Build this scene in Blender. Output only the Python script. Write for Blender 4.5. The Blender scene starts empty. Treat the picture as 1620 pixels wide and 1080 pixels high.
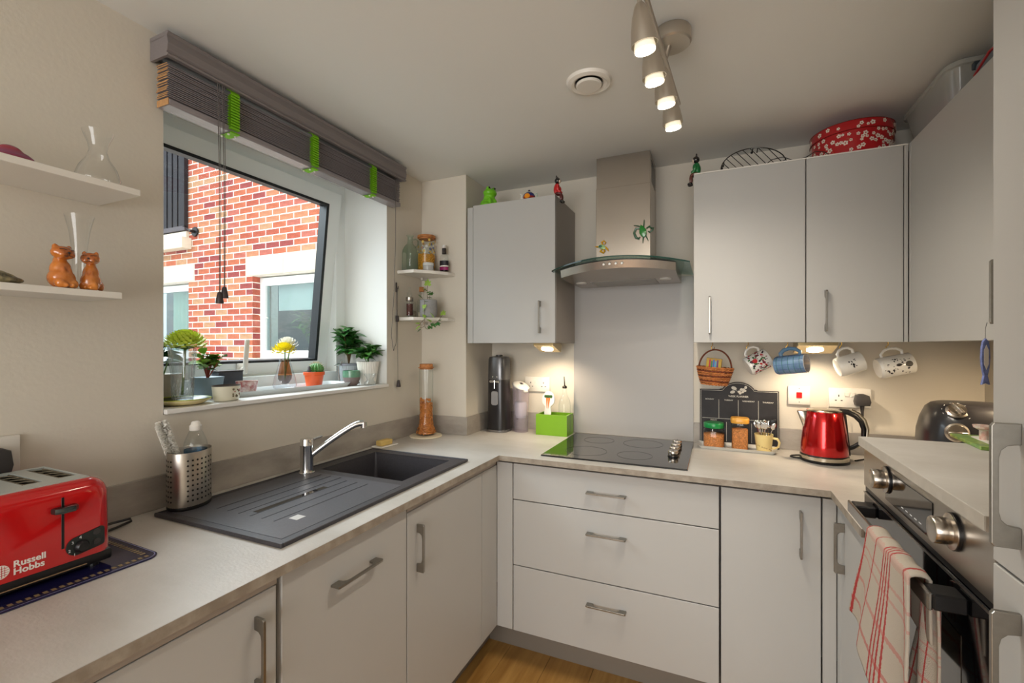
import bpy, bmesh, math, random
from mathutils import Vector, Matrix, Euler, noise
random.seed(7)
PI = math.pi
SC = bpy.context.scene
COL = SC.collection

# ---------------------------------------------------------------- camera
cd = bpy.data.cameras.new('camera'); cam = bpy.data.objects.new('camera', cd); COL.objects.link(cam)
cam.location = (0, 0, 1.379); cam.rotation_euler = (PI/2, 0, math.radians(23.9))
cd.sensor_width = 36.0; cd.lens = 724.0/1620*36; cd.shift_y = 7.0/1620; cd.clip_start = 0.02
SC.camera = cam
# ---------------------------------------------------------------- world, exposure
W = bpy.data.worlds.new('sky'); SC.world = W; W.use_nodes = True
nt = W.node_tree; nt.nodes.clear()
_o = nt.nodes.new('ShaderNodeOutputWorld'); _b = nt.nodes.new('ShaderNodeBackground')
_s = nt.nodes.new('ShaderNodeTexSky'); _s.sky_type = 'NISHITA'; _s.sun_disc = False
_s.sun_elevation = math.radians(42); _s.sun_rotation = math.radians(200); _s.air_density = 1.0; _s.dust_density = 4.0
_m = nt.nodes.new('ShaderNodeMix'); _m.data_type = 'RGBA'; _m.inputs[0].default_value = 0.7
_m.inputs[7].default_value = (5.0, 5.6, 6.2, 1)
nt.links.new(_s.outputs[0], _m.inputs[6]); nt.links.new(_m.outputs[2], _b.inputs[0])
_b.inputs[1].default_value = 0.33
nt.links.new(_b.outputs[0], _o.inputs[0])
SC.view_settings.view_transform = 'Standard'; SC.view_settings.look = 'None'
SC.view_settings.exposure = 0.22; SC.view_settings.gamma = 1.0; SC.view_settings.use_curve_mapping = False
SC.cycles.use_denoising = True
SC.cycles.max_bounces = 10; SC.cycles.diffuse_bounces = 6; SC.cycles.glossy_bounces = 5
SC.cycles.transmission_bounces = 8; SC.cycles.transparent_max_bounces = 16
SC.cycles.caustics_reflective = False; SC.cycles.caustics_refractive = False
SC.cycles.sample_clamp_indirect = 6.0

def light(name, kind, loc, energy, color=(1, 1, 1), rot=(0, 0, 0), parent=None, **kw):
    l = bpy.data.lights.new(name, kind); l.energy = energy; l.color = color
    for k, v in kw.items(): setattr(l, k, v)
    o = bpy.data.objects.new(name, l); o.location = loc; o.rotation_euler = rot; COL.objects.link(o)
    if parent: o.parent = parent
    return o
sun = light('sun', 'SUN', (-5, -6, 9), .38, (1, .97, .93), (math.radians(48), 0, math.radians(-28)), angle=math.radians(12))
# added lamps: imitation sky outside the kitchen window, unseen fill behind the camera
light('sky_lamp_kitchen', 'AREA', (-3.1, 1.25, 3.15), 150, (.84, .93, 1), (0, math.radians(-47), 0), shape='RECTANGLE', size=1.5, size_y=2.4)
light('rear_fill', 'AREA', (-0.25, -2.62, 1.35), 62, (1, .965, .92), (math.radians(90), 0, 0), shape='RECTANGLE', size=2.1, size_y=1.9)
light('portal_kitchen', 'AREA', (-1.84, 1.31, 1.685), 1, (1, 1, 1), (0, math.radians(-90), 0), shape='RECTANGLE', size=1.0, size_y=1.0).data.cycles.is_portal = True
CEIL = (1, .90, .76)

# ---------------------------------------------------------------- colour and materials
def lin(v):
    v /= 255.0
    return v/12.92 if v <= .04045 else ((v+.055)/1.055)**2.4
def C(r, g, b): return (lin(r), lin(g), lin(b), 1)
MATS = {}
def mat(name, col, rough=.5, metal=0, spec=.5, var=0, vscale=8, bump=0, bscale=60, coat=0, trans=0, emis=None, es=1, stretch=None, col2=None, sheen=0, ior=1.45, aniso=0):
    if name in MATS: return MATS[name]
    m = bpy.data.materials.new(name); m.use_nodes = True; n = m.node_tree; p = n.nodes['Principled BSDF']
    c = C(*col) if max(col) > 1 else (*col, 1)
    p.inputs['Base Color'].default_value = c; p.inputs['Roughness'].default_value = rough
    p.inputs['Metallic'].default_value = metal; p.inputs['Specular IOR Level'].default_value = spec
    p.inputs['Coat Weight'].default_value = coat; p.inputs['Coat Roughness'].default_value = .08
    p.inputs['Transmission Weight'].default_value = trans; p.inputs['IOR'].default_value = ior
    p.inputs['Sheen Weight'].default_value = sheen; p.inputs['Anisotropic'].default_value = aniso
    if emis:
        p.inputs['Emission Color'].default_value = (*emis, 1); p.inputs['Emission Strength'].default_value = es
    tc = n.nodes.new('ShaderNodeTexCoord'); mp = n.nodes.new('ShaderNodeMapping')
    n.links.new(tc.outputs['Object'], mp.inputs[0])
    if stretch: mp.inputs['Scale'].default_value = stretch
    if var or col2:
        t = n.nodes.new('ShaderNodeTexNoise'); t.inputs['Scale'].default_value = vscale; t.inputs['Detail'].default_value = 6
        t.inputs['Roughness'].default_value = .6
        n.links.new(mp.outputs[0], t.inputs[0])
        r = n.nodes.new('ShaderNodeValToRGB'); r.color_ramp.elements[0].position = .35; r.color_ramp.elements[1].position = .65
        d = C(*col2) if col2 else tuple(x*(1-var) for x in c[:3])+(1,)
        e = c if col2 else tuple(min(1, x*(1+var)) for x in c[:3])+(1,)
        r.color_ramp.elements[0].color = d; r.color_ramp.elements[1].color = e
        n.links.new(t.outputs[0], r.inputs[0]); n.links.new(r.outputs[0], p.inputs['Base Color'])
    if bump:
        t = n.nodes.new('ShaderNodeTexNoise'); t.inputs['Scale'].default_value = bscale; t.inputs['Detail'].default_value = 4
        n.links.new(mp.outputs[0], t.inputs[0])
        b = n.nodes.new('ShaderNodeBump'); b.inputs['Strength'].default_value = bump; b.inputs['Distance'].default_value = .004
        n.links.new(t.outputs[0], b.inputs['Height']); n.links.new(b.outputs[0], p.inputs['Normal'])
    MATS[name] = m; return m

def thin_glass(name, tint=(1, 1, 1), edge=(.82, .87, .86), gloss=1.0, rough=.02, ior=1.45, haze=0, edgepow=.25):
    """clear thin-walled glass: light goes straight through, grazing edges tint and mirror"""
    if name in MATS: return MATS[name]
    m = bpy.data.materials.new(name); m.use_nodes = True; n = m.node_tree; n.nodes.clear()
    o = n.nodes.new('ShaderNodeOutputMaterial'); tr = n.nodes.new('ShaderNodeBsdfTransparent'); gl = n.nodes.new('ShaderNodeBsdfGlossy')
    lw = n.nodes.new('ShaderNodeLayerWeight'); lw.inputs[0].default_value = .5
    p3 = n.nodes.new('ShaderNodeMath'); p3.operation = 'POWER'; p3.inputs[1].default_value = 3.0; n.links.new(lw.outputs['Facing'], p3.inputs[0])
    mx = n.nodes.new('ShaderNodeMix'); mx.data_type = 'RGBA'; mx.inputs[6].default_value = (*tint, 1); mx.inputs[7].default_value = (*edge, 1)
    n.links.new(p3.outputs[0], mx.inputs[0]); n.links.new(mx.outputs[2], tr.inputs[0])
    fr = n.nodes.new('ShaderNodeMath'); fr.operation = 'POWER'; fr.inputs[1].default_value = 4.0; n.links.new(lw.outputs['Facing'], fr.inputs[0])
    gl.inputs['Roughness'].default_value = rough
    ml = n.nodes.new('ShaderNodeMath'); ml.operation = 'MULTIPLY_ADD'; ml.inputs[1].default_value = .45*gloss; ml.inputs[2].default_value = .035*gloss; ml.use_clamp = True
    n.links.new(fr.outputs[0], ml.inputs[0])
    s = n.nodes.new('ShaderNodeMixShader'); n.links.new(ml.outputs[0], s.inputs[0])
    base = tr
    if haze:
        df = n.nodes.new('ShaderNodeBsdfDiffuse'); df.inputs[0].default_value = (*tint, 1)
        h = n.nodes.new('ShaderNodeMixShader'); h.inputs[0].default_value = haze
        n.links.new(tr.outputs[0], h.inputs[1]); n.links.new(df.outputs[0], h.inputs[2]); base = h
    n.links.new(base.outputs[0], s.inputs[1]); n.links.new(gl.outputs[0], s.inputs[2]); n.links.new(s.outputs[0], o.inputs[0])
    MATS[name] = m; return m

WALL = mat('wall_paint', (208, 201, 188), .85, bump=.12, bscale=90, var=.015, vscale=3)
CEILM = mat('ceiling_paint', (226, 226, 222), .9, bump=.06, bscale=60)
CAB = mat('cabinet_matt', (178, 177, 174), .42, spec=.4, var=.01, vscale=2)
CABIN = mat('carcass', (150, 146, 140), .6)
WT = mat('worktop_laminate', (196, 192, 186), .40, col2=(176, 171, 163), vscale=2.6, bump=.12, bscale=110, stretch=(1.0, 1.6, 1))
UP = mat('upstand_laminate', (172, 165, 156), .5, col2=(144, 137, 129), vscale=4, bump=.2, bscale=80, stretch=(1, 1, 2.5))
EDGE = mat('worktop_edge', (160, 150, 136), .5, col2=(134, 123, 110), vscale=30)
PLINTH = mat('plinth', (128, 119, 108), .5)
STEEL = mat('brushed_steel', (176, 170, 162), .30, 1, var=.03, vscale=40, stretch=(1, 1, 40), aniso=.4)
STEELH = mat('brushed_steel_hood', (188, 180, 170), .27, 1, var=.025, vscale=30, stretch=(1, 1, 60), aniso=.5)
CHROME = mat('chrome', (225, 225, 225), .08, 1)
NICKEL = mat('nickel_handle', (150, 146, 138), .32, 1, var=.05, vscale=90)
BLACK = mat('black_plastic', (22, 21, 22), .35)
BLACKG = mat('black_gloss', (8, 8, 10), .07, coat=.4)
DGREY = mat('dark_grey_plastic', (56, 53, 53), .5)
WHITE = mat('white_plastic', (226, 222, 214), .35)
WHITEW = mat('white_upvc', (238, 243, 243), .3)
WHITECER = mat('white_ceramic', (232, 230, 224), .15, coat=.5)
WOODCUT = mat('raw_wood', (186, 140, 92), .7, var=.15, vscale=60, stretch=(4, 4, 1))
CORK = mat('cork_wood', (176, 116, 66), .7, var=.25, vscale=60)
LIME = mat('lime_paint', (122, 172, 26), .4, coat=.2)
RED = mat('red_gloss', (190, 10, 14), .16, coat=.8)

# ---------------------------------------------------------------- mesh builder
class MB:
    def __init__(s): s.b = bmesh.new(); s.mi = 0
    def _fin(s, geom_verts, M=None):
        if M is not None: bmesh.ops.transform(s.b, matrix=M, verts=geom_verts)
    def box(s, x0, x1, y0, y1, z0, z1, bev=0, M=None, seg=1):
        n0 = len(s.b.verts); r = bmesh.ops.create_cube(s.b, size=1)
        vs = r['verts']
        for v in vs:
            v.co = Vector(((x0+x1)/2+v.co.x*abs(x1-x0), (y0+y1)/2+v.co.y*abs(y1-y0), (z0+z1)/2+v.co.z*abs(z1-z0)))
        fs = set(f for v in vs for f in v.link_faces)
        for f in fs: f.material_index = s.mi
        if bev:
            es = list(set(e for v in vs for e in v.link_edges))
            r = bmesh.ops.bevel(s.b, geom=es, offset=bev, segments=seg, affect='EDGES', profile=.5, material=-1)
            vs = list(set(r['verts'])); 
        if M is not None: bmesh.ops.transform(s.b, matrix=M, verts=vs)
        return s
    def lathe(s, prof, n=32, M=None, cap=False, c=(0, 0, 0), sx=1, sy=1, sq=None):
        """prof: list of (r, z); sq = superellipse exponent for squarish plans"""
        rings = []
        for r, z in prof:
            if r < 1e-6: rings.append([s.b.verts.new((c[0], c[1], c[2]+z))]); continue
            ring = []
            for i in range(n):
                a = 2*PI*i/n; ca, sa = math.cos(a), math.sin(a)
                k = 1
                if sq: k = (abs(ca)**sq+abs(sa)**sq)**(-1/sq)
                ring.append(s.b.verts.new((c[0]+r*ca*k*sx, c[1]+r*sa*k*sy, c[2]+z)))
            rings.append(ring)
        for a, b in zip(rings, rings[1:]):
            for i in range(n):
                j = (i+1) % n
                if len(a) == 1 and len(b) == 1: break
                if len(a) == 1: f = s.b.faces.new((a[0], b[j], b[i]))
                elif len(b) == 1: f = s.b.faces.new((a[i], a[j], b[0]))
                else: f = s.b.faces.new((a[i], a[j], b[j], b[i]))
                f.material_index = s.mi
        if cap:
            for ring, rev in ((rings[0], True), (rings[-1], False)):
                if len(ring) > 2:
                    f = s.b.faces.new(ring[::-1] if rev else ring); f.material_index = s.mi
        if M is not None: bmesh.ops.transform(s.b, matrix=M, verts=[v for r in rings for v in r])
        return s
    def cyl(s, r, z0, z1, n=24, M=None, c=(0, 0, 0), bev=0, r2=None, sx=1, sy=1):
        r2 = r if r2 is None else r2
        if bev: p = [(0, z0), (r-bev, z0), (r, z0+bev), (r2, z1-bev), (r2-bev, z1), (0, z1)]
        else: p = [(0, z0), (r, z0), (r2, z1), (0, z1)]
        return s.lathe(p, n, M, c=c, sx=sx, sy=sy)
    def sph(s, c, r, seg=20, rings=12, M=None):
        if not hasattr(r, '__len__'): r = (r, r, r)
        q = bmesh.ops.create_uvsphere(s.b, u_segments=seg, v_segments=rings, radius=1)
        T = Matrix.Translation(c) @ (M if M else Matrix.Identity(4)) @ Matrix.Diagonal((*r, 1))
        bmesh.ops.transform(s.b, matrix=T, verts=q['verts'])
        for v in q['verts']:
            for f in v.link_faces: f.material_index = s.mi
        return s
    def tube(s, pts, r, n=8, cap=True, flat=1.0, closed=False):
        pts = [Vector(p) for p in pts]; rs = r if hasattr(r, '__len__') else [r]*len(pts)
        up = None; rings = []
        for i, p in enumerate(pts):
            if closed: t = pts[(i+1) % len(pts)]-pts[i-1]
            else: t = (pts[min(i+1, len(pts)-1)]-pts[max(i-1, 0)])
            t.normalize()
            if up is None: up = t.orthogonal().normalized()
            else: up = (up-t*up.dot(t)); up = up.normalized() if up.length > 1e-6 else t.orthogonal().normalized()
            w = t.cross(up)
            rings.append([s.b.verts.new(p+up*math.cos(2*PI*k/n)*rs[i]+w*math.sin(2*PI*k/n)*rs[i]*flat) for k in range(n)])
        prs = list(zip(rings, rings[1:]))+([(rings[-1], rings[0])] if closed else [])
        for a, b in prs:
            for k in range(n):
                j = (k+1) % n; f = s.b.faces.new((a[k], a[j], b[j], b[k])); f.material_index = s.mi
        if cap and not closed:
            f = s.b.faces.new(rings[0][::-1]); f.material_index = s.mi
            f = s.b.faces.new(rings[-1]); f.material_index = s.mi
        return s
    def prism(s, poly, a0, a1, ax='z', M=None, bev=0):
        def P3(p, t):
            if ax == 'z': return (p[0], p[1], t)
            if ax == 'y': return (p[0], t, p[1])
            return (t, p[0], p[1])
        A = [s.b.verts.new(P3(p, a0)) for p in poly]; B = [s.b.verts.new(P3(p, a1)) for p in poly]
        fs = [s.b.faces.new(A[::-1]), s.b.faces.new(B)]
        n = len(poly)
        for i in range(n): fs.append(s.b.faces.new((A[i], A[(i+1) % n], B[(i+1) % n], B[i])))
        for f in fs: f.material_index = s.mi
        bmesh.ops.recalc_face_normals(s.b, faces=fs)
        vs = A+B
        if bev:
            es = [e for e in set(e for f in fs[:2] for e in f.edges)]
            r = bmesh.ops.bevel(s.b, geom=es, offset=bev, segments=2, affect='EDGES', profile=.5, material=-1)
            vs = list(set(v for v in r['verts'] if v.is_valid) | set(v for v in vs if v.is_valid))
        if M is not None: bmesh.ops.transform(s.b, matrix=M, verts=vs)
        return s
    def slab(s, xs, ys, inside, a0, a1, ax='z'):
        """solid plate cut from a grid of cells; inside(cx, cy) says which cells are solid"""
        V = {}
        def vert(i, j, k):
            if (i, j, k) not in V:
                t = a0 if k == 0 else a1; p = (xs[i], ys[j])
                V[i, j, k] = s.b.verts.new((p[0], p[1], t) if ax == 'z' else ((p[0], t, p[1]) if ax == 'y' else (t, p[0], p[1])))
            return V[i, j, k]
        nx, ny = len(xs)-1, len(ys)-1
        ins = {(i, j): inside((xs[i]+xs[i+1])/2, (ys[j]+ys[j+1])/2) for i in range(nx) for j in range(ny)}
        fs = []
        for (i, j), on in ins.items():
            if not on: continue
            q = [(i, j), (i+1, j), (i+1, j+1), (i, j+1)]
            fs.append(s.b.faces.new([vert(*p, 1) for p in q])); fs.append(s.b.faces.new([vert(*p, 0) for p in q[::-1]]))
            for (di, dj), (a, b) in (((0, -1), (q[0], q[1])), ((1, 0), (q[1], q[2])), ((0, 1), (q[2], q[3])), ((-1, 0), (q[3], q[0]))):
                if not ins.get((i+di, j+dj)):
                    fs.append(s.b.faces.new((vert(*a, 0), vert(*b, 0), vert(*b, 1), vert(*a, 1))))
        for f in fs: f.material_index = s.mi
        bmesh.ops.recalc_face_normals(s.b, faces=fs); return s
    def quad(s, *ps, mi=None):
        f = s.b.faces.new([s.b.verts.new(p) for p in ps]); f.material_index = s.mi if mi is None else mi; return s
    def grid(s, fn, nu, nv, uv=False):
        V = [[s.b.verts.new(fn(i/nu, j/nv)) for j in range(nv+1)] for i in range(nu+1)]
        lay = s.b.loops.layers.uv.verify() if uv else None
        for i in range(nu):
            for j in range(nv):
                f = s.b.faces.new((V[i][j], V[i+1][j], V[i+1][j+1], V[i][j+1])); f.material_index = s.mi
                if uv:
                    for l, (a, b) in zip(f.loops, ((i, j), (i+1, j), (i+1, j+1), (i, j+1))): l[lay].uv = (a/nu, b/nv)
        return s
    def xf(s, M): bmesh.ops.transform(s.b, matrix=M, verts=s.b.verts[:]); return s
    def build(s, name, m, parent=None, smooth=False, loc=None, rot=None, ang=40, normals=True):
        if normals and s.b.faces: bmesh.ops.recalc_face_normals(s.b, faces=s.b.faces[:])
        me = bpy.data.meshes.new(name); s.b.to_mesh(me); s.b.free()
        for q in (m if isinstance(m, (list, tuple)) else [m]): me.materials.append(q)
        if smooth:
            me.shade_smooth()
            try: me.set_sharp_from_angle(angle=math.radians(ang))
            except Exception: pass
        o = bpy.data.objects.new(name, me); COL.objects.link(o)
        if parent is not None: o.parent = parent
        if loc: o.location = loc
        if rot: o.rotation_euler = rot
        return o
def T(x, y, z): return Matrix.Translation((x, y, z))
def R(a, ax): return Matrix.Rotation(a, 4, ax)
AXY = R(-PI/2, 'X')      # local z -> world y
AXX = R(PI/2, 'Y')       # local z -> world x

def tag(o, label, cat, group=None, kind=None):
    if label: o['label'] = label
    if cat: o['category'] = cat
    if group: o['group'] = group
    if kind: o['kind'] = kind
    return o
def thing(name, label, cat, loc=(0, 0, 0), rz=0, group=None, rot=None):
    o = bpy.data.objects.new(name, None); COL.objects.link(o); o.empty_display_size = .05
    o.location = loc; o.rotation_euler = rot if rot else (0, 0, rz)
    return tag(o, label, cat, group)
def structure(o, kind='structure'): o['kind'] = kind; return o
def inst(name, me, parent, loc=(0, 0, 0), rot=(0, 0, 0), scale=None):
    o = bpy.data.objects.new(name, me); COL.objects.link(o); o.parent = parent; o.location = loc; o.rotation_euler = rot
    if scale: o.scale = scale
    return o
def clone(src, name=None, loc=None, rot=None, label=None):
    c = src.copy(); COL.objects.link(c)
    if loc is not None: c.location = loc
    if rot is not None: c.rotation_euler = rot
    if label: c['label'] = label
    for ch in src.children:
        d = ch.copy(); COL.objects.link(d); d.parent = c
        for g in ch.children:
            e = g.copy(); COL.objects.link(e); e.parent = d
    return c
def text(s, size, m, parent, loc, rot, ext=.0003, align='LEFT', name='lettering', bold=0, sx=1):
    cu = bpy.data.curves.new(name, 'FONT'); cu.body = s; cu.size = size; cu.extrude = ext; cu.align_x = align; cu.offset = bold; cu.resolution_u = 3
    t = bpy.data.objects.new(name, cu); COL.objects.link(t)
    dg = bpy.context.evaluated_depsgraph_get(); me = bpy.data.meshes.new_from_object(t.evaluated_get(dg))
    bpy.data.objects.remove(t); me.materials.clear(); me.materials.append(m)
    if sx != 1: me.transform(Matrix.Diagonal((sx, 1, 1, 1)))
    o = bpy.data.objects.new(name, me); COL.objects.link(o); o.parent = parent; o.location = loc; o.rotation_euler = rot
    return o
def blob(name, parts, vox, m, parent=None, loc=None, smooth=8):
    """one continuous body grown from overlapping ellipsoids: parts = (centre, radii, euler)"""
    b = MB()
    for p in parts:
        c, r = p[0], p[1]; M = Euler(p[2]).to_matrix().to_4x4() if len(p) > 2 else None
        b.sph(c, r, 20, 14, M)
    o = b.build('tmp', m)
    mo = o.modifiers.new('r', 'REMESH'); mo.mode = 'VOXEL'; mo.voxel_size = vox
    ms = o.modifiers.new('s', 'SMOOTH'); ms.factor = .5; ms.iterations = smooth
    dg = bpy.context.evaluated_depsgraph_get(); me = bpy.data.meshes.new_from_object(o.evaluated_get(dg))
    bpy.data.objects.remove(o); me.shade_smooth(); me.name = name
    me.materials.clear(); me.materials.append(m)
    q = bpy.data.objects.new(name, me); COL.objects.link(q)
    if parent is not None: q.parent = parent
    if loc: q.location = loc
    return q

# ================================================================ THE ROOM
XL, XR, YB, ZC = -1.475, 0.975, 2.41, 2.28
YN = -2.6
WY0, WY1, WZ0, WZ1 = 0.81, 1.81, 1.178, 2.19
# left wall with the window opening
b = MB(); b.slab([YN, WY0, WY1, YB], [0, WZ0, WZ1, ZC+.02], lambda y, z: not (WY0 < y < WY1 and WZ0 < z < WZ1), XL-.335, XL, 'x')
structure(b.build('wall_left', WALL))
structure(MB().box(XL-.335, XR+.1, YB, YB+.15, 0, ZC+.02).build('wall_back', WALL))
structure(MB().box(XR, XR+.1, YN, YB, 0, ZC+.02).build('wall_right', WALL))
b = MB(); b.slab([XL-.335, -1.3, .8, XR+.1], [0, .4, 2.12, ZC+.02], lambda x, z: not (-1.3 < x < .8 and .4 < z < 2.12), YN-.15, YN, 'y')
structure(b.build('wall_front', WALL))
structure(MB().box(XL, -1.195, 2.10, YB, .0, ZC, .002).build('wall_pier', WALL))
structure(MB().box(XL-.335, XR+.1, YN-.15, YB+.15, ZC, ZC+.15).build('ceiling', CEILM))
FLB = mat('floor_joint', (104, 72, 38), .6)
fl = structure(MB().box(XL-.3, XR+.1, YN-.1, YB+.15, -.12, -.003).build('floor', FLB))
OAK = mat('oak_plank', (196, 150, 84), .38, col2=(158, 112, 54), vscale=3.2, stretch=(5.5, .5, 1), bump=.08, bscale=40)
OAK2 = mat('oak_plank_pale', (206, 162, 96), .38, col2=(168, 122, 62), vscale=2.6, stretch=(7, .6, 1), bump=.08, bscale=40)
for i in range(7):
    x0 = -1.05+i*.192
    yy = -1.3-(i*.37 % .9)
    while yy < 1.96:
        y1 = min(yy+1.26, 1.965)
        o = MB().box(x0+.0007, x0+.1913, yy+.0007, y1-.0007, -.004, 0, .0006).build('plank', OAK if (i+int(yy*3)) % 2 else OAK2, fl)
        yy += 1.26

# window: fixed frame, top-hung sash pushed out at the bottom, sill
GLASS = thin_glass('window_glass', (.97, .99, .985), (.8, .88, .86), gloss=.9, rough=.0)
win = structure(thing('window_1', None, None)); 
b = MB(); b.slab([WY0, WY0+.062, WY1-.062, WY1], [1.19, 1.252, WZ1-.058, WZ1], lambda y, z: not (WY0+.062 < y < WY1-.062 and 1.252 < z < WZ1-.058), -1.81, -1.742, 'x')
b.box(-1.742, -1.736, WY0+.012, WY1-.012, 1.19, 1.200, .001)
b.build('window_frame', WHITEW, win)
hang = (-1.735, WZ1-.052)   # hinge line x, z
tilt = math.atan(.094/.888)
sash = thing('sash', None, None); sash.parent = win
sash.location = (-1.716, 0, 2.136); sash.rotation_euler = (0, tilt, 0)
del_keys = []
b = MB(); H = .905
b.slab([WY0+.055, WY0+.13, WY1-.13, WY1-.053], [-H, -H+.075, -.068, 0], lambda y, z: not (WY0+.13 < y < WY1-.13 and -H+.075 < z < -.068), -.055, 0, 'x')
b.build('sash_frame', WHITEW, sash)
GASK = mat('gasket', (26, 30, 34), .5)
b = MB(); b.slab([WY0+.126, WY0+.136, WY1-.142, WY1-.126], [-H+.071, -H+.081, -.076, -.064], lambda y, z: not (WY0+.136 < y < WY1-.142 and -H+.081 < z < -.076), -.045, .0015, 'x')
b.build('gasket', GASK, sash)
MB().box(-.034, -.028, WY0+.12, WY1-.12, -H+.06, -.06).build('pane', GLASS, sash)
b = MB(); b.box(0, .014, 1.262, 1.296, -H+.012, -H+.072, .004); b.cyl(.013, 0, .018, 16, T(.012, 1.279, -H+.045) @ AXX)
b.box(.028, .042, 1.270, 1.290, -H+.03, -H+.175, .005); b.build('handle', WHITE, sash, smooth=True)
b = MB(); b.tube([(-.06, WY1-.058, -.33), (-.03, WY1-.058, -.55)], .004, 6); b.tube([(-.03, WY1-.058, -.55), (0, WY1-.058, -.36)], .0035, 6)
b.build('friction_stay', STEEL, sash)
structure(MB().box(XL-.27, XL+.014, WY0+.002, WY1-.002, 1.178, 1.193, .003, seg=2).build('trim_1', mat('sill_board', (226, 224, 220), .4)))['label'] = 'white window sill board'
REV = mat('reveal_paint', (228, 230, 228), .8)
b = MB(); b.box(XL-.27, XL-.0005, WY1-.0015, WY1, 1.193, WZ1); b.box(XL-.27, XL-.0005, WY0, WY0+.0015, 1.193, WZ1); b.box(XL-.27, XL-.0005, WY0, WY1, WZ1-.0015, WZ1)
structure(b.build('trim_2', REV))

# outer brick leaf of this house, with the reveal bricks seen past the sash
BCOL = [mat('brick_red', (168, 84, 64), .85, var=.18, vscale=18, bump=.4, bscale=60), mat('brick_orange', (180, 100, 72), .85, var=.18, vscale=18, bump=.4, bscale=60),
        mat('brick_buff', (182, 140, 106), .85, var=.15, vscale=18, bump=.4, bscale=60), mat('brick_rose', (176, 100, 86), .85, var=.2, vscale=14, bump=.4, bscale=60),
        mat('brick_burgundy', (146, 68, 66), .85, var=.2, vscale=14, bump=.4, bscale=60), mat('brick_tan', (186, 124, 92), .85, var=.2, vscale=12, bump=.4, bscale=60)]
MORT = mat('mortar', (240, 234, 224), .95, var=.08, vscale=20, bump=.3)
ol = structure(MB().slab([YN, .70, 1.905, 3.70], [0, 1.10, 2.30, 5.2], lambda y, z: not (.70 < y < 1.905 and 1.10 < z < 2.30), -1.91, -1.812, 'x').build('wall_outer', MORT))
for k in range(16):
    z = 1.106+.075*k
    full = k % 2
    y1 = .098 if not full else .098
    MB().box(-1.912, -1.814, 1.897, 1.910, z, z+.065, .003).build('brick', BCOL[(0, 4, 1, 0, 3, 0)[k % 6]], ol)
structure(MB().box(-12, -1.91, -6, 3.7, -.5, -.3).build('ground', mat('paving', (206, 202, 194), .9, var=.05)))

# ================================================================ THE HOUSE ACROSS THE YARD
FY = 3.70
bld = thing('brick_building', 'red and buff brick house wall with pale stone lintels seen through the window', 'building', (0, 0, 0))
OP = [(-4.997, -3.942, 1.12, 2.206), (-8.2, -6.197, 1.12, 2.206), (-8.4, -6.30, 2.72, 4.8)]
STN = [(-5.108, -3.83, 2.206, 2.431), (-8.3, -6.085, 2.206, 2.431)]
def solid(x, z): return not any(a < x < b_ and c < z < d for a, b_, c, d in OP)
b = MB(); b.slab([-9, -8.4, -8.2, -6.30, -6.197, -4.997, -3.942, -1.905], [-.3, 1.12, 2.206, 2.72, 4.8, 5.2], solid, FY+.003, FY+.35, 'y')
b.build('wall', MORT, bld)
bricks = []
cam0 = Vector((0, 0, 1.379))
bme = []
for q, m_ in enumerate(BCOL):
    for L in (.212, .1025):
        o = MB().box(-L/2, L/2, -.0, .030, -.0312, .0312, .003).build('tmpb', m_); bme.append(o.data); bpy.data.objects.remove(o)
rng = random.Random(3)
WTS = [0, 0, 1, 1, 1, 2, 2, 3, 3, 4, 5, 5]
for k in range(-20, 37):
    zc = 2.206+.075*k+.0375
    off = 0 if k % 2 else .1125
    xs = -5.108+off+.225*(-17)
    for i in range(33):
        x = xs+.225*i+.1125
        if x > -1.95 or x < -8.9 or zc < .3 or zc > 5.1: continue
        spans = [(x-.1075, x+.1075)]
        out = []
        for s0, s1 in spans:
            segs = [(s0, s1)]
            for a, b_, c, d in OP+STN:
                if c < zc < d:
                    ns = []
                    for p, q in segs:
                        if q <= a or p >= b_: ns.append((p, q)); continue
                        if p < a-.02: ns.append((p, a if (a, b_, c, d) in OP else a-.008))
                        if q > b_+.02: ns.append((b_ if (a, b_, c, d) in OP else b_+.008, q))
                    segs = ns
            out += [g for g in segs if g[1]-g[0] > .02]
        for p, q in out:
            t = -1.80/((p+q)/2); yy = FY*t; zz = 1.379+(zc-1.379)*t
            vis = .90 < yy < 1.75 and 1.24 < zz < 2.10
            d = math.hypot((p+q)/2, FY)
            bricks.append((0 if vis else 1, d, p, q, zc, rng.choice(WTS)))
bricks.sort()
rest = [MB() for _ in BCOL]
big = MB()
for n_, (v, d, p, q, zc, ci) in enumerate(bricks):
    if n_ < 285:
        L = q-p
        if L > .2: o = inst('brick', bme[ci*2], bld, ((p+q)/2, FY, zc))
        else: o = inst('brick', bme[ci*2+1], bld, ((p+q)/2, FY, zc), scale=(L/.1025, 1, 1))
    else:
        big.mi = ci; big.box(p+.0015, q-.0015, FY, FY+.03, zc-.0312, zc+.0312)
structure(big.build('far_bricks', BCOL, bld, normals=False), 'stuff')
STONE = mat('cast_stone', (226, 216, 196), .8, var=.04, vscale=10, bump=.1)
for x0, x1 in ((-5.108, -4.482), (-4.474, -3.83), (-8.3, -6.72), (-6.712, -6.085)):
    MB().box(x0, x1, FY-.008, FY+.11, 2.208, 2.431, .006).build('lintel', STONE, bld)
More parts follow.
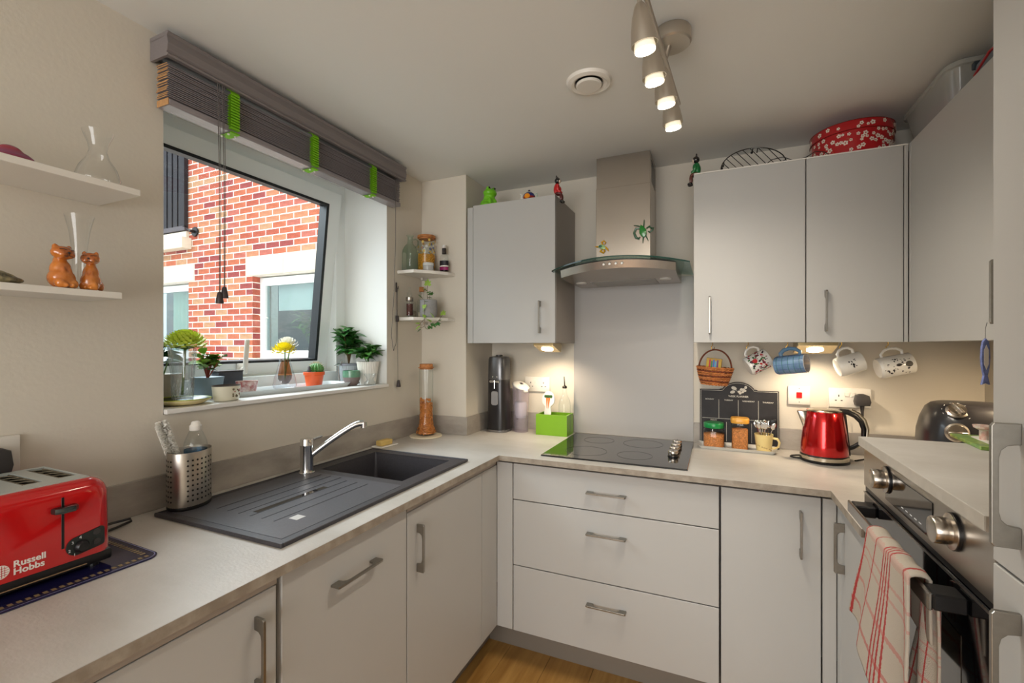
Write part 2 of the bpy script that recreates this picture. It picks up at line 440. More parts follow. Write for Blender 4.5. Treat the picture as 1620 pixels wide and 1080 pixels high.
# reveal bricks of the two ground floor openings
for xa, sgn in ((-4.997, 1), (-6.197, -1)):
    for k in range(13):
        zc = 2.206-.075*k-.0375
        x0, x1 = (xa-.012, xa+.003) if sgn > 0 else (xa-.003, xa+.012)
        if zc > 1.15: MB().box(x0, x1, FY+.004, FY+.104, zc-.0325, zc+.0325, .002).build('brick', BCOL[(0, 4, 0, 3)[k % 4]], bld)
def far_window(x0, x1, z0, z1, fw):
    w = MB(); w.slab([x0, x0+fw, x1-fw, x1], [z0, z0+fw+.02, z1-fw, z1], lambda x, z: not (x0+fw < x < x1-fw and z0+fw+.02 < z < z1-fw), FY+.10, FY+.16, 'y')
    f = w.build('window', WHITEW, bld)
    MB().box(x0+fw, x1-fw, FY+.125, FY+.13, z0+fw+.02, z1-fw).build('pane', thin_glass('far_glass', (.80, .88, .88), (.6, .7, .7), gloss=2.2, rough=.0), f)
far_window(-4.997, -3.942, 1.21, 2.19, .095)
far_window(-8.2, -6.197, 1.21, 2.19, .085)
MB().box(-5.02, -3.92, FY+.0, FY+.2, 1.15, 1.205, .004).build('window_sill', STONE, bld)
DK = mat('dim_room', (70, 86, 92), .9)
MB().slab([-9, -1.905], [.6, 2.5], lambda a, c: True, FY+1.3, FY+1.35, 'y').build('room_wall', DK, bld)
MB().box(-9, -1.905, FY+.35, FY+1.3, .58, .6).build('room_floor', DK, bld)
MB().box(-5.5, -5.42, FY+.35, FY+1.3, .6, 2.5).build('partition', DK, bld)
tag(MB().box(-4.80, -3.96, FY+.2, FY+.204, 1.80, 2.19, 0).build('roller_blind', mat('blind_fabric', (206, 214, 214), .8, trans=0)), 'pale roller blind half lowered in the window across the yard', 'blind')
tag(MB().grid(lambda u, v: (-6.95+.36*u, FY+.25+.03*math.sin(u*26), 1.15+1.0*v), 40, 1).build('net_curtain', mat('net_fabric', (196, 222, 208), .8), smooth=True), 'pale green curtain in the far left window across the yard', 'curtain')
# Juliet balcony, upper left
bal = thing('balcony', None, None, (-6.20, FY, 2.86)); bal.parent = bld
RAILM = mat('dark_rail', (27, 24, 30), .6); STN2 = STONE
MB().box(-1.7, .0, -.05, .0, .0, .06, .003).build('bottom_rail', mat('rail_grey', (84, 78, 82), .5), bal)
MB().box(-.035, .0, -.052, -.002, .04, 1.3, .002).build('post', RAILM, bal)
MB().box(-1.7, 0, -.05, 0, 1.25, 1.3).build('top_rail', RAILM, bal)
bb = MB().box(-.042, .042, -.012, .012, .05, 1.26, .002).build('tmpb', RAILM); bm_ = bb.data; bpy.data.objects.remove(bb)
for i in range(14): inst('bar', bm_, bal, (-.098-i*.1135, -.026, 0))
MB().box(-1.75, .015, -.04, .10, -.135, -.01, .012, seg=2).build('stone_sill', STONE, bal)
MB().box(-1.75, .07, -.12, -.0, -.24, -.10, .004).build('stone_band', STONE, bal)
b = MB(); b.cyl(.062, 0, .022, 24, T(.155, -.002, -.03) @ R(PI/2, 'X'), bev=.006); b.cyl(.018, 0, .06, 12, T(.155, -.02, -.03) @ R(PI/2, 'X')); b.tube([(.155, -.06, -.03), (-.01, -.03, .03)], .008)
b.build('wall_fixing', BLACK, bal, smooth=True)
wb = MB().box(-8.4, -6.30, FY+.12, FY+.14, 2.72, 4.8).build('balcony_door', mat('sky_reflect_door', (232, 240, 244), .12, .85), bld)  # pale metallic surface stands in for sky reflected in the balcony glass

# ================================================================ CABINETS
def handle(parent, loc, kind, L=.155, proj=.028, t=.0065):
    """flat D-shaped strip handle; kind: V/H + facing axis.  local: l along length, p outward"""
    pts = [(0, 0), (proj*.9, 0), (proj, .004), (proj, L-.004), (proj*.9, L), (0, L), (0, L-.026), (proj*.45, L-.028), (proj*.66, L-.034), (proj*.74, L-.044),
           (proj*.74, .044), (proj*.66, .034), (proj*.45, .028), (0, .026)]
    b = MB()
    b.prism([(p, l) for p, l in pts], -t/2, t/2, 'z', bev=.0008)
    # base: p=x, l=y, thickness=z
    if kind == 'V+x': M = Matrix(((1, 0, 0, 0), (0, 0, 1, 0), (0, 1, 0, 0), (0, 0, 0, 1)))
    elif kind == 'H+x': M = Matrix(((1, 0, 0, 0), (0, 1, 0, 0), (0, 0, 1, 0), (0, 0, 0, 1)))
    elif kind == 'V-y': M = Matrix(((0, 0, 1, 0), (-1, 0, 0, 0), (0, 1, 0, 0), (0, 0, 0, 1)))
    elif kind == 'H-y': M = Matrix(((0, 1, 0, 0), (-1, 0, 0, 0), (0, 0, 1, 0), (0, 0, 0, 1)))
    elif kind == 'V-x': M = Matrix(((-1, 0, 0, 0), (0, 0, 1, 0), (0, 1, 0, 0), (0, 0, 0, 1)))
    b.xf(M); return b.build('handle', NICKEL, parent, loc=loc)
FX, FYB, FXR = -.868, 1.795, .365     # door faces: left run, back run, right run
TOP, BOT = .876, .163
def door_left(t, y0, y1, z0, z1, name='door'):
    return MB().box(FX-.018, FX, y0, y1, z0, z1, .0012).build(name, CAB, t)
def base_left(name, label, y0, y1, dy0, dy1, z1, hnd, dname='door', open_top=False):
    t = thing(name, label, 'cabinet')
    MB().slab([y0+.0005, y0+.016, y1-.016, y1-.0005], [BOT-.01, BOT+.01, TOP-.03, TOP+.004], lambda y, z: not (y0+.016 < y < y1-.016 and (BOT+.01 < z < TOP-.03 or (open_top and z > TOP-.03))), XL+.03, FX-.020, 'x').build('carcass', CABIN, t)
    MB().box(FX-.019, FX-.001, y0+.0005, y1-.0005, z1+.002, .8875, .0005).build('top_rail', mat('rail_taupe', (160, 150, 140), .5), t) if z1 < TOP-.004 else None
    d = door_left(t, dy0, dy1, BOT, z1, dname)
    return t, d
t, d = base_left('base_cabinet', 'pale grey base cabinet beside the dishwasher front, nearest the camera', .10, .702, .103, .699, .862, None)
handle(d, (FX, .650, .665), 'V+x')
t, d = base_left('integrated_dishwasher', 'pale grey appliance front with a horizontal handle below the sink drainer', .704, 1.160, .713, 1.157, TOP, None, 'front_panel')
t['category'] = 'dishwasher'
handle(d, (FX, .853, .785), 'H+x', L=.165)
t, d = base_left('base_cabinet', 'pale grey base cabinet under the sink bowl with an upright handle', 1.1605, 1.6575, 1.162, 1.655, .862, None, open_top=True)
handle(d, (FX, 1.212, .660), 'V+x', L=.152)
t = thing('corner_filler', 'narrow pale grey filler strip between the sink cabinet and the inner corner', 'panel')
MB().box(FX-.018, FX, 1.6585, 1.796, BOT, .862, .001).build('panel', CAB, t)
MB().box(FX-.019, FX-.001, 1.6585, 1.79, .864, .8875, .0005).build('top_rail', MATS['rail_taupe'], t)
t = thing('corner_filler', 'narrow pale grey filler strip left of the wide drawers', 'panel')
MB().box(FX+.0008, -.794, FYB+.001, FYB+.019, BOT, TOP, .001).build('panel', CAB, t)
# drawers
t = thing('drawer_unit', 'wide pale grey three-drawer unit under the hob', 'cabinet')
MB().slab([-.7925, -.775, .0, .0165], [BOT-.01, BOT+.01, TOP-.03, TOP+.004], lambda x, z: not (-.775 < x < .0 and BOT+.01 < z < TOP-.03), FYB+.020, YB-.03, 'y').build('carcass', BLACK, t)  # carcass coloured black to put shade into the drawer gaps
for z0, z1, hz in ((.7245, TOP, .797), (.4445, .7205, .634), (BOT, .4405, .352)):
    d = MB().box(-.789, .0135, FYB, FYB+.018, z0, z1, .0012).build('drawer', CAB, t)
    handle(d, (-.467, FYB, hz), 'H-y')
t = thing('base_cabinet', 'slim pale grey base cabinet right of the drawers with an upright handle', 'cabinet')
MB().slab([.0175, .032, .31, .3235], [BOT-.01, BOT+.01, TOP-.03, TOP+.004], lambda x, z: not (.032 < x < .31 and BOT+.01 < z < TOP-.03), FYB+.020, YB-.03, 'y').build('carcass', BLACK, t)  # carcass black as well, painting the shade round the door
d = MB().box(.0205, .3205, FYB, FYB+.018, BOT, TOP, .0012).build('door', CAB, t)
handle(d, (.262, FYB, .673), 'V-y')
t = thing('corner_filler', 'narrow pale grey filler strip in the right inner corner', 'panel')
MB().box(.3255, .3635, FYB, FYB+.018, BOT, TOP, .001).build('panel', CAB, t)
# right run, low cabinet
t = thing('base_cabinet', 'narrow pale grey base cabinet between the corner and the oven', 'cabinet')
MB().box(FXR+.020, XR-.03, 1.4425, 1.79, BOT-.01, TOP+.004).build('carcass', CABIN, t)
d = MB().box(FXR, FXR+.018, 1.4425, 1.745, BOT, TOP, .0012).build('door', CAB, t)
MB().box(FXR, FXR+.018, 1.748, 1.7935, BOT, TOP, .0012).build('corner_panel', CAB, t)
handle(d, (FXR, 1.700, .677), 'V-x')
# plinths
structure(MB().box(-.989, -.972, -1.0, 1.935, 0, .152, .001).build('baseboard_left', PLINTH))
structure(MB().box(-.971, .47, 1.93, 1.946, 0, .152, .001).build('baseboard_back', PLINTH))
structure(MB().box(.48, .496, -.2, 1.93, 0, .152, .001).build('baseboard_right', PLINTH))

# worktops
wk = thing('worktop', 'pale grey stone-look worktop running round three sides at low level', 'worktop')
BX0, BX1, BY0, BY1 = -1.372, -.962, 1.262, 1.592
xs = [XL+.001, BX0, -1.194, BX1, -.846, .344, XR-.001]; ys = [-1.0, BY0, 1.4365, BY1, 1.772, 2.099, YB-.001]
def wt_in(x, y):
    if BX0 < x < BX1 and BY0 < y < BY1: return False
    if x < -1.194 and y > 2.099: return False
    if x < -.846: return True
    if y > 1.772: return True
    return x > .344 and y > 1.4365
b = MB(); b.slab(xs, ys, wt_in, .888, .910)
b.build('top', WT, wk)
b = MB(); b.box(-.8462, -.8452, -1.0, 1.7725, .8882, .9095); b.box(-.8452, .343, 1.7712, 1.7722, .8882, .9095); b.box(.3432, .3442, 1.437, 1.7712, .8882, .9095); b.box(.344, .40, 1.4357, 1.4367, .8882, .9095)
b.build('edging', EDGE, wk)
UPZ = 1.005
for x0, x1, y0, y1 in ((XL+.0005, XL+.0125, -1.0, 2.0995), (XL+.0125, -1.183, 2.0885, 2.0995), (-1.1945, -1.183, 2.0995, 2.4095), (-1.183, -.699, 2.398, 2.4095), (-.094, XR-.013, 2.398, 2.4095), (XR-.0125, XR-.0005, 1.45, 2.4095)):
    MB().box(x0, x1, y0, y1, .9103, UPZ, .0006).build('upstand', UP, wk)
sb = tag(MB().box(-.698, -.095, 2.402, 2.4095, .911, 1.722, .001).build('splashback', mat('splash_glass', (166, 163, 160), .38)), 'plain grey glass splashback panel behind the hob', 'splashback')
rw = thing('raised_worktop', 'pale grey stone-look worktop at higher level on top of the oven', 'worktop')
MB().box(.338, XR-.001, .834, 1.4365, 1.125, 1.147, .0008).build('top', WT, rw)
MB().box(.3372, .3382, .8345, 1.436, 1.1255, 1.1465).build('edging', mat('edge_light', (176, 170, 160), .45, var=.05, vscale=40), rw)
MB().box(.3385, .60, .8328, .8339, 1.1255, 1.1465).build('edging', EDGE, rw)

# tall unit right
t = thing('tall_cabinet', 'tall pale grey cupboard at the right edge beside the oven', 'cabinet')
MB().box(.365, XR-.01, .236, .8325, BOT, 2.270, .001).build('carcass', CAB, t)
dl = MB().box(.345, .3635, .2365, .832, 1.090, 2.268, .0012).build('door', CAB, t)
handle(dl, (.345, .771, 1.128), 'V-x', t=.0065)
dl = MB().box(.345, .3635, .2365, .832, BOT, 1.086, .0012).build('door', CAB, t)
handle(dl, (.345, .771, .893), 'V-x', t=.0065)
# wall units
WF = 2.07
t = thing('wall_cabinet', 'pale grey wall cabinet left of the extractor hood', 'cabinet')
MB().box(-1.138, -.696, WF+.020, YB-.001, 1.393, 2.099, .001).build('carcass', CABIN, t)
MB().box(-.6955, -.6935, WF+.0195, YB-.001, 1.3932, 2.0985).build('side_panel', mat('side_panel', (160, 152, 143), .45), t)
d = MB().box(-1.1365, -.6935, WF, WF+.018, 1.393, 2.099, .0012).build('door', CAB, t)
handle(d, (-.768, WF, 1.440), 'V-y', L=.155)
MB().box(-1.170, -1.139, WF+.002, WF+.02, 1.393, 2.092, .001).build('filler_strip', CAB, t)
t = thing('wall_cabinet', 'pale grey double-door wall cabinet right of the extractor hood', 'cabinet')
MB().box(-.0795, .6325, WF+.020, YB-.001, 1.395, 2.099, .001).build('carcass', CABIN, t)
d = MB().box(-.081, .3185, WF, WF+.018, 1.393, 2.099, .0012).build('door', CAB, t)
handle(d, (-.0195, WF, 1.428), 'V-y')
d = MB().box(.3225, .6185, WF, WF+.018, 1.393, 2.099, .0012).build('door', CAB, t)
handle(d, (.384, WF, 1.434), 'V-y')
MB().box(.6215, .6325, WF, WF+.018, 1.393, 2.099, .0012).build('filler_strip', CAB, t)
MB().box(-.079, .6325, WF+.001, WF+.06, 2.0995, 2.104).build('top_strip', WHITE, t)
t = thing('wall_cabinet', 'pale grey wall cabinet running along the right wall towards the tall cupboard', 'cabinet')
MB().box(.6535, XR-.001, .835, 2.40, 1.395, 2.099, .001).build('carcass', CABIN, t)
d = MB().box(.634, .652, 1.43, 2.050, 1.393, 2.101, .0012).build('door', CAB, t)
handle(d, (.634, 1.476, 1.432), 'V-x')
d = MB().box(.634, .652, .835, 1.427, 1.393, 2.101, .0012).build('door', CAB, t)
MB().box(.634, .652, 2.0515, 2.069, 1.393, 2.101, .001).build('filler_strip', CAB, t)

# ================================================================ OVEN
ov = thing('oven', 'stainless built-in oven with two round knobs under the raised worktop', 'oven', (0, 0, 0))
MB().box(.375, XR-.01, .8345, 1.436, BOT, 1.1245).build('carcass', CABIN, ov)
MB().box(.349, .3745, .8355, 1.435, 1.024, 1.1235, .001).build('control_panel', STEEL, ov)
MB().box(.3475, .3492, 1.03, 1.27, 1.038, 1.104, .0005).build('display', BLACKG, ov)
LEDW = mat('print_white', (210, 210, 210), .5)
for i in range(5): MB().box(.3472, .3475, 1.075+i*.022, 1.086+i*.022, 1.050, 1.052).build('marking', LEDW, ov)
text('⏱', .02, LEDW, ov, (.3472, 1.16, 1.07), (PI/2, 0, -PI/2)) if False else None
for y in (1.262, .952):
    b = MB(); M = T(.349, y, 1.083) @ R(-PI/2, 'Y')
    b.lathe([(0, 0), (.0285, 0), (.0285, .006), (.0205, .008), (.0205, .012), (.0212, .014), (.0212, .027), (.020, .029), (.017, .030), (0, .0295)], 40, M)
    k = b.build('knob', STEELH, ov, smooth=True)
    MB().lathe([(0, 0), (.0295, 0), (.0295, .0045), (0, .0045)], 40, T(.349, y, 1.083) @ R(-PI/2, 'Y')).build('knob_ring', BLACK, k, smooth=True)
for dy in (-.004, .004): MB().box(.3484, .349, .952+dy-.001, .952+dy+.001, 1.117, 1.119).build('marking', BLACK, ov)
MB().box(.352, .3745, .836, 1.434, 1.012, 1.0235).build('vent_slot', BLACK, ov)
dr = thing('door', None, None); dr.parent = ov
MB().box(.349, .3735, .8365, 1.4335, .60, 1.0105, .002).build('door_panel', BLACKG, dr)
MB().box(.3482, .3489, .93, 1.35, .66, .93).build('door_window', mat('oven_window', (20, 16, 14), .04, coat=.6), dr)
MB().box(.3478, .3488, .8365, 1.4335, 1.006, 1.0102).build('door_trim', STEEL, dr)
b = MB(); b.box(.300, .3065, .905, 1.372, .971, .999, .002); 
hb = b.build('handle', mat('handle_steel', (176, 172, 166), .22, 1), dr)
for y in (.905, 1.33):
    MB().box(.3066, .3489, y, y+.042, .972, .998, .003).build('handle_mount', mat('mount_grey', (86, 84, 82), .3, .6), hb) if False else MB().box(.3066, .3489, y, y+.042, .972, .998, .003).build('handle_mount', BLACK, dr)
MB().box(.352, .3745, .836, 1.434, BOT, .596, .001).build('drawer', CAB, ov)

# ================================================================ SINK, TAP, HOB, HOOD
SINKM = mat('granite_sink', (58, 56, 60), .42, var=.12, vscale=160, bump=.25, bscale=400)
sk = thing('sink', 'black granite-composite sink with drainer and single bowl set in the worktop', 'sink', (0, 0, .9101))
b = MB(); b.slab([-1.405, -1.35, -.975, -.918], [.752, 1.275, 1.580, 1.625], lambda x, y: not (-1.35 < x < -.975 and 1.275 < y < 1.580), 0, .008)
b.build('rim', SINKM, sk)
MB().box(-1.385, -.945, .775, 1.235, .008, .0088, 0).build('drainer', mat('granite_drainer', (76, 76, 82), .36, var=.1, vscale=160, bump=.15, bscale=400), sk)
b = MB()
for x0, x1, y0, y1 in ((-1.407, -.916, .750, .757), (-1.407, -.916, 1.620, 1.627), (-.923, -.916, .757, 1.62), (-1.407, -1.400, .757, 1.62)): b.box(x0, x1, y0, y1, -.0, .0105, .0015)
b.build('raised_edge', SINKM, sk)
GRV = mat('groove', (22, 22, 25), .5)
for i in range(6):
    x = -1.288+i*.046; y0 = .845-.0*i; y1 = 1.20+(.02 if i < 3 else 0)
    MB().box(x-.0018, x+.0018, y0, y1, .0088, .0094, 0).build('groove', GRV, sk)
MB().box(-1.172, -1.148, .87, 1.12, .0088, .0092).build('water_streak', mat('wet', (30, 30, 33), .05), sk)
b = MB()
def bowl(u, v):
    # u round the rectangle, v from rim to floor
    pass
def rrect(cx, cy, hx, hy, r, n=6):
    p = []
    for sx, sy, a0 in ((1, 1, 0), (-1, 1, PI/2), (-1, -1, PI), (1, -1, 1.5*PI)):
        for i in range(n+1):
            a = a0+PI/2*i/n; p.append((cx+sx*(hx-r)+r*math.cos(a), cy+sy*(hy-r)+r*math.sin(a)))
    return p
def shell(b, cx, cy, levels, n=6):
    """rounded-rectangle rings joined into a skin: levels = (hx, hy, r, z)"""
    rings = [[b.b.verts.new((x, y, z)) for x, y in rrect(cx, cy, hx, hy, r, n)] for hx, hy, r, z in levels]
    for A, B in zip(rings, rings[1:]):
        m = len(A)
        for i in range(m):
            f = b.b.faces.new((A[i], A[(i+1) % m], B[(i+1) % m], B[i])); f.material_index = b.mi
    return rings
r = shell(b, -1.1625, 1.4275, [(.1885, .1535, .004, .0078), (.1870, .152, .006, .0), (.178, .143, .02, -.15), (.16, .125, .03, -.165)])
b.b.faces.new(r[-1]); b.build('bowl', SINKM, sk, smooth=True, normals=False)
b = MB(); b.cyl(.042, -.1645, -.160, 32, c=(-1.16, 1.43, 0)); b.cyl(.028, -.160, -.158, 24, c=(-1.16, 1.43, 0)); b.build('drain', CHROME, sk, smooth=True)
MB().box(-1.04, -1.01, .875, .905, .0087, .0093, .0).build('badge', mat('badge_white', (214, 214, 212), .3), sk)

tp = thing('kitchen_tap', 'chrome single-lever mixer tap with a long angled spout behind the sink', 'tap', (-1.352, 1.215, .9186))
b = MB(); b.lathe([(0, 0), (.027, 0), (.027, .004), (.024, .006), (.0225, .012), (.0225, .098), (.0235, .100), (.0235, .104), (.0225, .106), (.0225, .122), (.0215, .125), (0, .126)], 40); b.build('body', CHROME, tp, smooth=True)
b = MB(); b.tube([(.0, .012, .112), (.0, .035, .118), (.0, .07, .121)], [.006, .0045, .0035], 10); b.build('lever', CHROME, tp, smooth=True)
sp = []
dx, dy = .152, .125
for i in range(15):
    t = i/14; zz = .052+.128*(1-(1-t)**1.25)*1.0+.0
    if t > .8: zz -= (t-.8)**2*.22
    sp.append((dx*t*1.0, dy*t, zz))
b = MB(); b.tube(sp, [.0105]*13+[.011, .0115], 14); e = sp[-1]; b.cyl(.0115, -.016, .004, 20, T(*e)); b.build('spout', CHROME, tp, smooth=True)

so = thing('soap_dish', 'small white dish holding soap behind the sink', 'dish', (-1.415, 1.722, .9103), rz=-.1)
b = MB(); b.box(-.034, .034, -.055, .055, 0, .006, .003); b.build('dish', WHITECER, so)
tag(MB().box(-.019, .019, -.036, .036, 0, .024, .005, seg=3).build('soap_bar', mat('soap_yellow', (206, 176, 104), .5, var=.06, vscale=30), smooth=True, loc=(-1.415, 1.718, .9165), rot=(0, 0, -.1)), 'yellow bar of soap on the white dish behind the sink', 'soap')

hb_ = thing('hob', 'black glass ceramic hob with four round knobs at its right side', 'hob', (0, 0, .9102))
MB().box(-.679, -.093, 1.834, 2.370, 0, .006, .0015).build('glass_top', mat('hob_glass', (14, 14, 16), .05, coat=.5), hb_)
RING = mat('hob_print', (44, 44, 46), .2)
for cx, cy, r in ((-.52, 1.98, .09), (-.52, 2.23, .072), (-.31, 1.98, .072), (-.31, 2.23, .09)):
    MB().lathe([(r-.0008, .0062), (r+.0008, .0062), (r+.0008, .0064), (r-.0008, .0064), (r-.0008, .0062)], 48, c=(cx, cy, 0)).build('cooking_zone', RING, hb_)
for i, y in enumerate((2.030, 2.105, 2.180, 2.255)):
    k = MB().lathe([(0, .0064), (.021, .0064), (.021, .010), (.019, .011), (.0205, .013), (.0205, .029), (.019, .031), (0, .031)], 32, c=(-.160, y, 0)).build('knob', STEELH, hb_, smooth=True)
    MB().lathe([(0, .0062), (.0216, .0062), (.0216, .0105), (0, .0105)], 32, c=(-.160, y, 0)).build('knob_base', BLACK, k, smooth=True)
    MB().box(-.1615, -.1585, y-.019, y+.019, .031, .0318).build('pointer', BLACK, k)

hd = thing('extractor_hood', 'stainless chimney extractor hood with a curved glass canopy over the hob', 'extractor hood')
MB().box(-.521, -.272, 2.18, YB-.001, 2.13, ZC-.001, .001).build('chimney_upper', STEELH, hd)
MB().box(-.5225, -.2705, 2.178, YB-.001, 1.775, 2.131, .001).build('chimney_lower', STEELH, hd)
b = MB()
for i in range(9): b.box(-.2722, -.2712, 2.23, 2.37, 2.15+i*.012, 2.156+i*.012)
b.build('vent_grille', BLACK, hd)
CX = -.397
def arc(x): return (x-CX)/.302
def gz(x): return 1.752-.026*arc(x)**2
def fy(x, amp=.11, y0=2.035): return y0-amp*(1-arc(x)**2)
b = MB(); N = 40
def gp(i, front, up):
    x = CX-.302+.604*i/N; return (x, fy(x) if front else YB-.001, gz(x)+(.006 if up else 0))
V = {(i, f, u): b.b.verts.new(gp(i, f, u)) for i in range(N+1) for f in (0, 1) for u in (0, 1)}
for i in range(N):
    for a in (((i, 0, 1), (i, 1, 1), (i+1, 1, 1), (i+1, 0, 1)), ((i, 0, 0), (i+1, 0, 0), (i+1, 1, 0), (i, 1, 0)), ((i, 1, 0), (i+1, 1, 0), (i+1, 1, 1), (i, 1, 1)), ((i, 0, 0), (i, 0, 1), (i+1, 0, 1), (i+1, 0, 0))):
        f = b.b.faces.new([V[q] for q in a]); f.material_index = 1 if a[0][1] == 1 and a[1][1] == 1 else 0
for i in (0, N):
    f = b.b.faces.new([V[i, 0, 0], V[i, 1, 0], V[i, 1, 1], V[i, 0, 1]]); f.material_index = 1
b.build('glass_canopy', [thin_glass('hood_glass', (.80, .88, .86), (.45, .62, .58), gloss=1.2), mat('glass_edge', (34, 62, 56), .1, coat=.5)], hd)
b = MB(); N = 30; V = {}
XA, XB_ = -.655, -.150
for i in range(N+1):
    x = XA+(XB_-XA)*i/N; yf = fy(x, .085, 2.055); zt = gz(x)-.0015
    V[i] = [b.b.verts.new(p) for p in ((x, YB-.002, zt), (x, yf, zt), (x, yf+.012, zt-.036), (x, 2.16, 1.688), (x, YB-.002, 1.688))]
for i in range(N):
    for k in range(5):
        f = b.b.faces.new((V[i][k], V[i+1][k], V[i+1][(k+1) % 5], V[i][(k+1) % 5]))
for i in (0, N): b.b.faces.new(V[i])
b.build('hood_body', STEELH, hd, smooth=True, ang=20)
b = MB(); N = 30
b.tube([(XA+(XB_-XA)*i/N, fy(XA+(XB_-XA)*i/N, .085, 2.055)-.001, gz(XA+(XB_-XA)*i/N)-.003) for i in range(N+1)], .0022, 6); b.build('seal', BLACK, hd)
MB().box(-.55, -.25, 2.175, 2.36, 1.6855, 1.688, .001).build('grease_filter', mat('filter_mesh', (170, 168, 164), .4, .8, bump=.4, bscale=900), hd)
for x in (-.60, -.205):
    MB().cyl(.026, 1.684, 1.688, 24, c=(x, 2.20, 0)).build('hood_lamp', mat('lamp_lens', (220, 218, 210), .3), hd)
for i in range(4):
    x = -.440+i*.026
    MB().cyl(.0062, 0, .007, 16, T(x, fy(x, .085, 2.055)+.006, gz(x)-.020) @ R(PI/2, 'X'), bev=.0015).build('button', CHROME, hd, smooth=True)

# ================================================================ CEILING LAMP, VENT
cl = thing('ceiling_spotlight_bar', 'brushed metal ceiling light bar with four lit spot heads', 'ceiling light', (0, 0, 0))
LM = mat('lamp_metal', (200, 192, 180), .38, 1)
b = MB(); b.lathe([(0, ZC-.0005), (.050, ZC-.0005), (.052, ZC-.004), (.052, ZC-.036), (.048, ZC-.040), (0, ZC-.041)], 40, c=(-.112, 1.385, 0)); b.build('canopy', LM, cl, smooth=True)
BARZ = 2.205
B0 = Vector((-.158, .98, BARZ)); B1 = Vector((-.112, 1.66, BARZ))
b = MB(); b.tube([B0, B1], .006, 10); b.tube([(-.131, 1.385, BARZ), (-.120, 1.385, ZC-.04)], .007, 10); b.build('bar', LM, cl, smooth=True)
BULB = mat('bulb_face', (255, 244, 226), .4, emis=(1.0, .88, .68), es=22)
for k, (x, y) in enumerate(((-.150, 1.112), (-.145, 1.258), (-.128, 1.390), (-.121, 1.545))):
    hdn = thing('spot_head', None, None, (x, y, 2.0)); hdn.parent = cl
    hdn.location = (x, y, 2.075)
    ti = (.14, -.10, 0); hdn.rotation_euler = ti
    b = MB(); b.lathe([(.0, .105), (.009, .104), (.013, .098), (.021, .075), (.0275, .045), (.0305, .018), (.031, .012), (.0295, .012), (.0265, .045), (.019, .075), (.0, .09)], 32); b.build('shade', LM, hdn, smooth=True)
    b = MB(); b.tube([(0, 0, .098), (0, 0, .135)], .0055, 8); b.build('neck', LM, hdn, smooth=True)
    b = MB(); b.lathe([(.0, .04), (.018, .038), (.0245, .006), (.0245, .0), (.0225, -.001)], 28); b.build('bulb', mat('bulb_glass', (250, 240, 220), .2, emis=(1, .85, .6), es=.55), hdn, smooth=True)
    MB().cyl(.0232, -.003, -.001, 28).build('bulb_face', BULB, hdn)
    light('spot_light', 'SPOT', (0, 0, -.006), 11, CEIL, (0, 0, 0), hdn, spot_size=math.radians(150), spot_blend=.9, shadow_soft_size=.02)
vt = thing('ceiling_vent', 'round white extract vent valve on the ceiling', 'vent', (-.392, 1.530, ZC))
b = MB(); b.lathe([(.046, -.002), (.050, -.010), (.060, -.014), (.072, -.010), (.0765, -.0005), (.046, -.0005)], 48); b.build('vent_ring', WHITE, vt, smooth=True)
b = MB(); b.lathe([(0, -.020), (.040, -.020), (.043, -.017), (.043, -.012), (.038, -.010), (0, -.010)], 48); b.build('vent_disc', WHITE, vt, smooth=True)
MB().cyl(.0455, -.003, -.0005, 40).build('vent_throat', BLACK, vt)
# under-cabinet lights
GOLD = mat('lamp_brass_steel', (196, 176, 130), .25, 1)
for nm, x, lb in (('left', -.779, 'small lit wedge light under the wall cabinet left of the hood'), ('right', .378, 'small lit wedge light under the double wall cabinet between hanging mugs'), ('side', .905, 'small lit wedge light under the right wall cabinets hidden beside the tall cupboard')):
    z1 = 1.3928 if nm == 'left' else 1.3928
    ul = thing('cabinet_light', lb, 'light', (x, {'left': 2.215, 'right': 2.250, 'side': 1.86}[nm], z1))
    hw_ = .052 if nm == 'left' else .068
    b = MB(); b.prism([(-.075, -.0), (.055, 0), (.055, -.044), (.040, -.046), (-.075, -.012)], -hw_, hw_, 'x')
    b.build('housing', GOLD, ul)
    nrm = -math.atan2(.034, .115)
    M = T(0, -.015, -.0300) @ R(nrm, 'X')
    MB().cyl(.030, -.003, .0, 28, M).build('lens', mat('lens_lit', (255, 240, 205), .4, emis=(1, .88, .66), es=14), ul)
    light('cabinet_spot', 'SPOT', (0, -.01, -.050), 5.2 if nm != 'side' else 8, (1, .80, .57) if nm != 'side' else (1, .76, .48), (math.radians(14), 0, 0), ul, spot_size=math.radians(140 if nm != 'side' else 172), spot_blend=.8, shadow_soft_size=.015)

# ================================================================ WINDOW BLIND
bl = thing('venetian_blind', 'dark grey wooden slat blind pulled up with lime green tapes over the window', 'blind')
GREYW = mat('slat_grey', (136, 130, 133), .26, var=.08, vscale=6, stretch=(40, 1, 40))
GREYV = mat('valance_grey', (122, 115, 115), .45, var=.05, vscale=5, stretch=(40, 1, 40))
BY0_, BY1_ = .788, 1.832
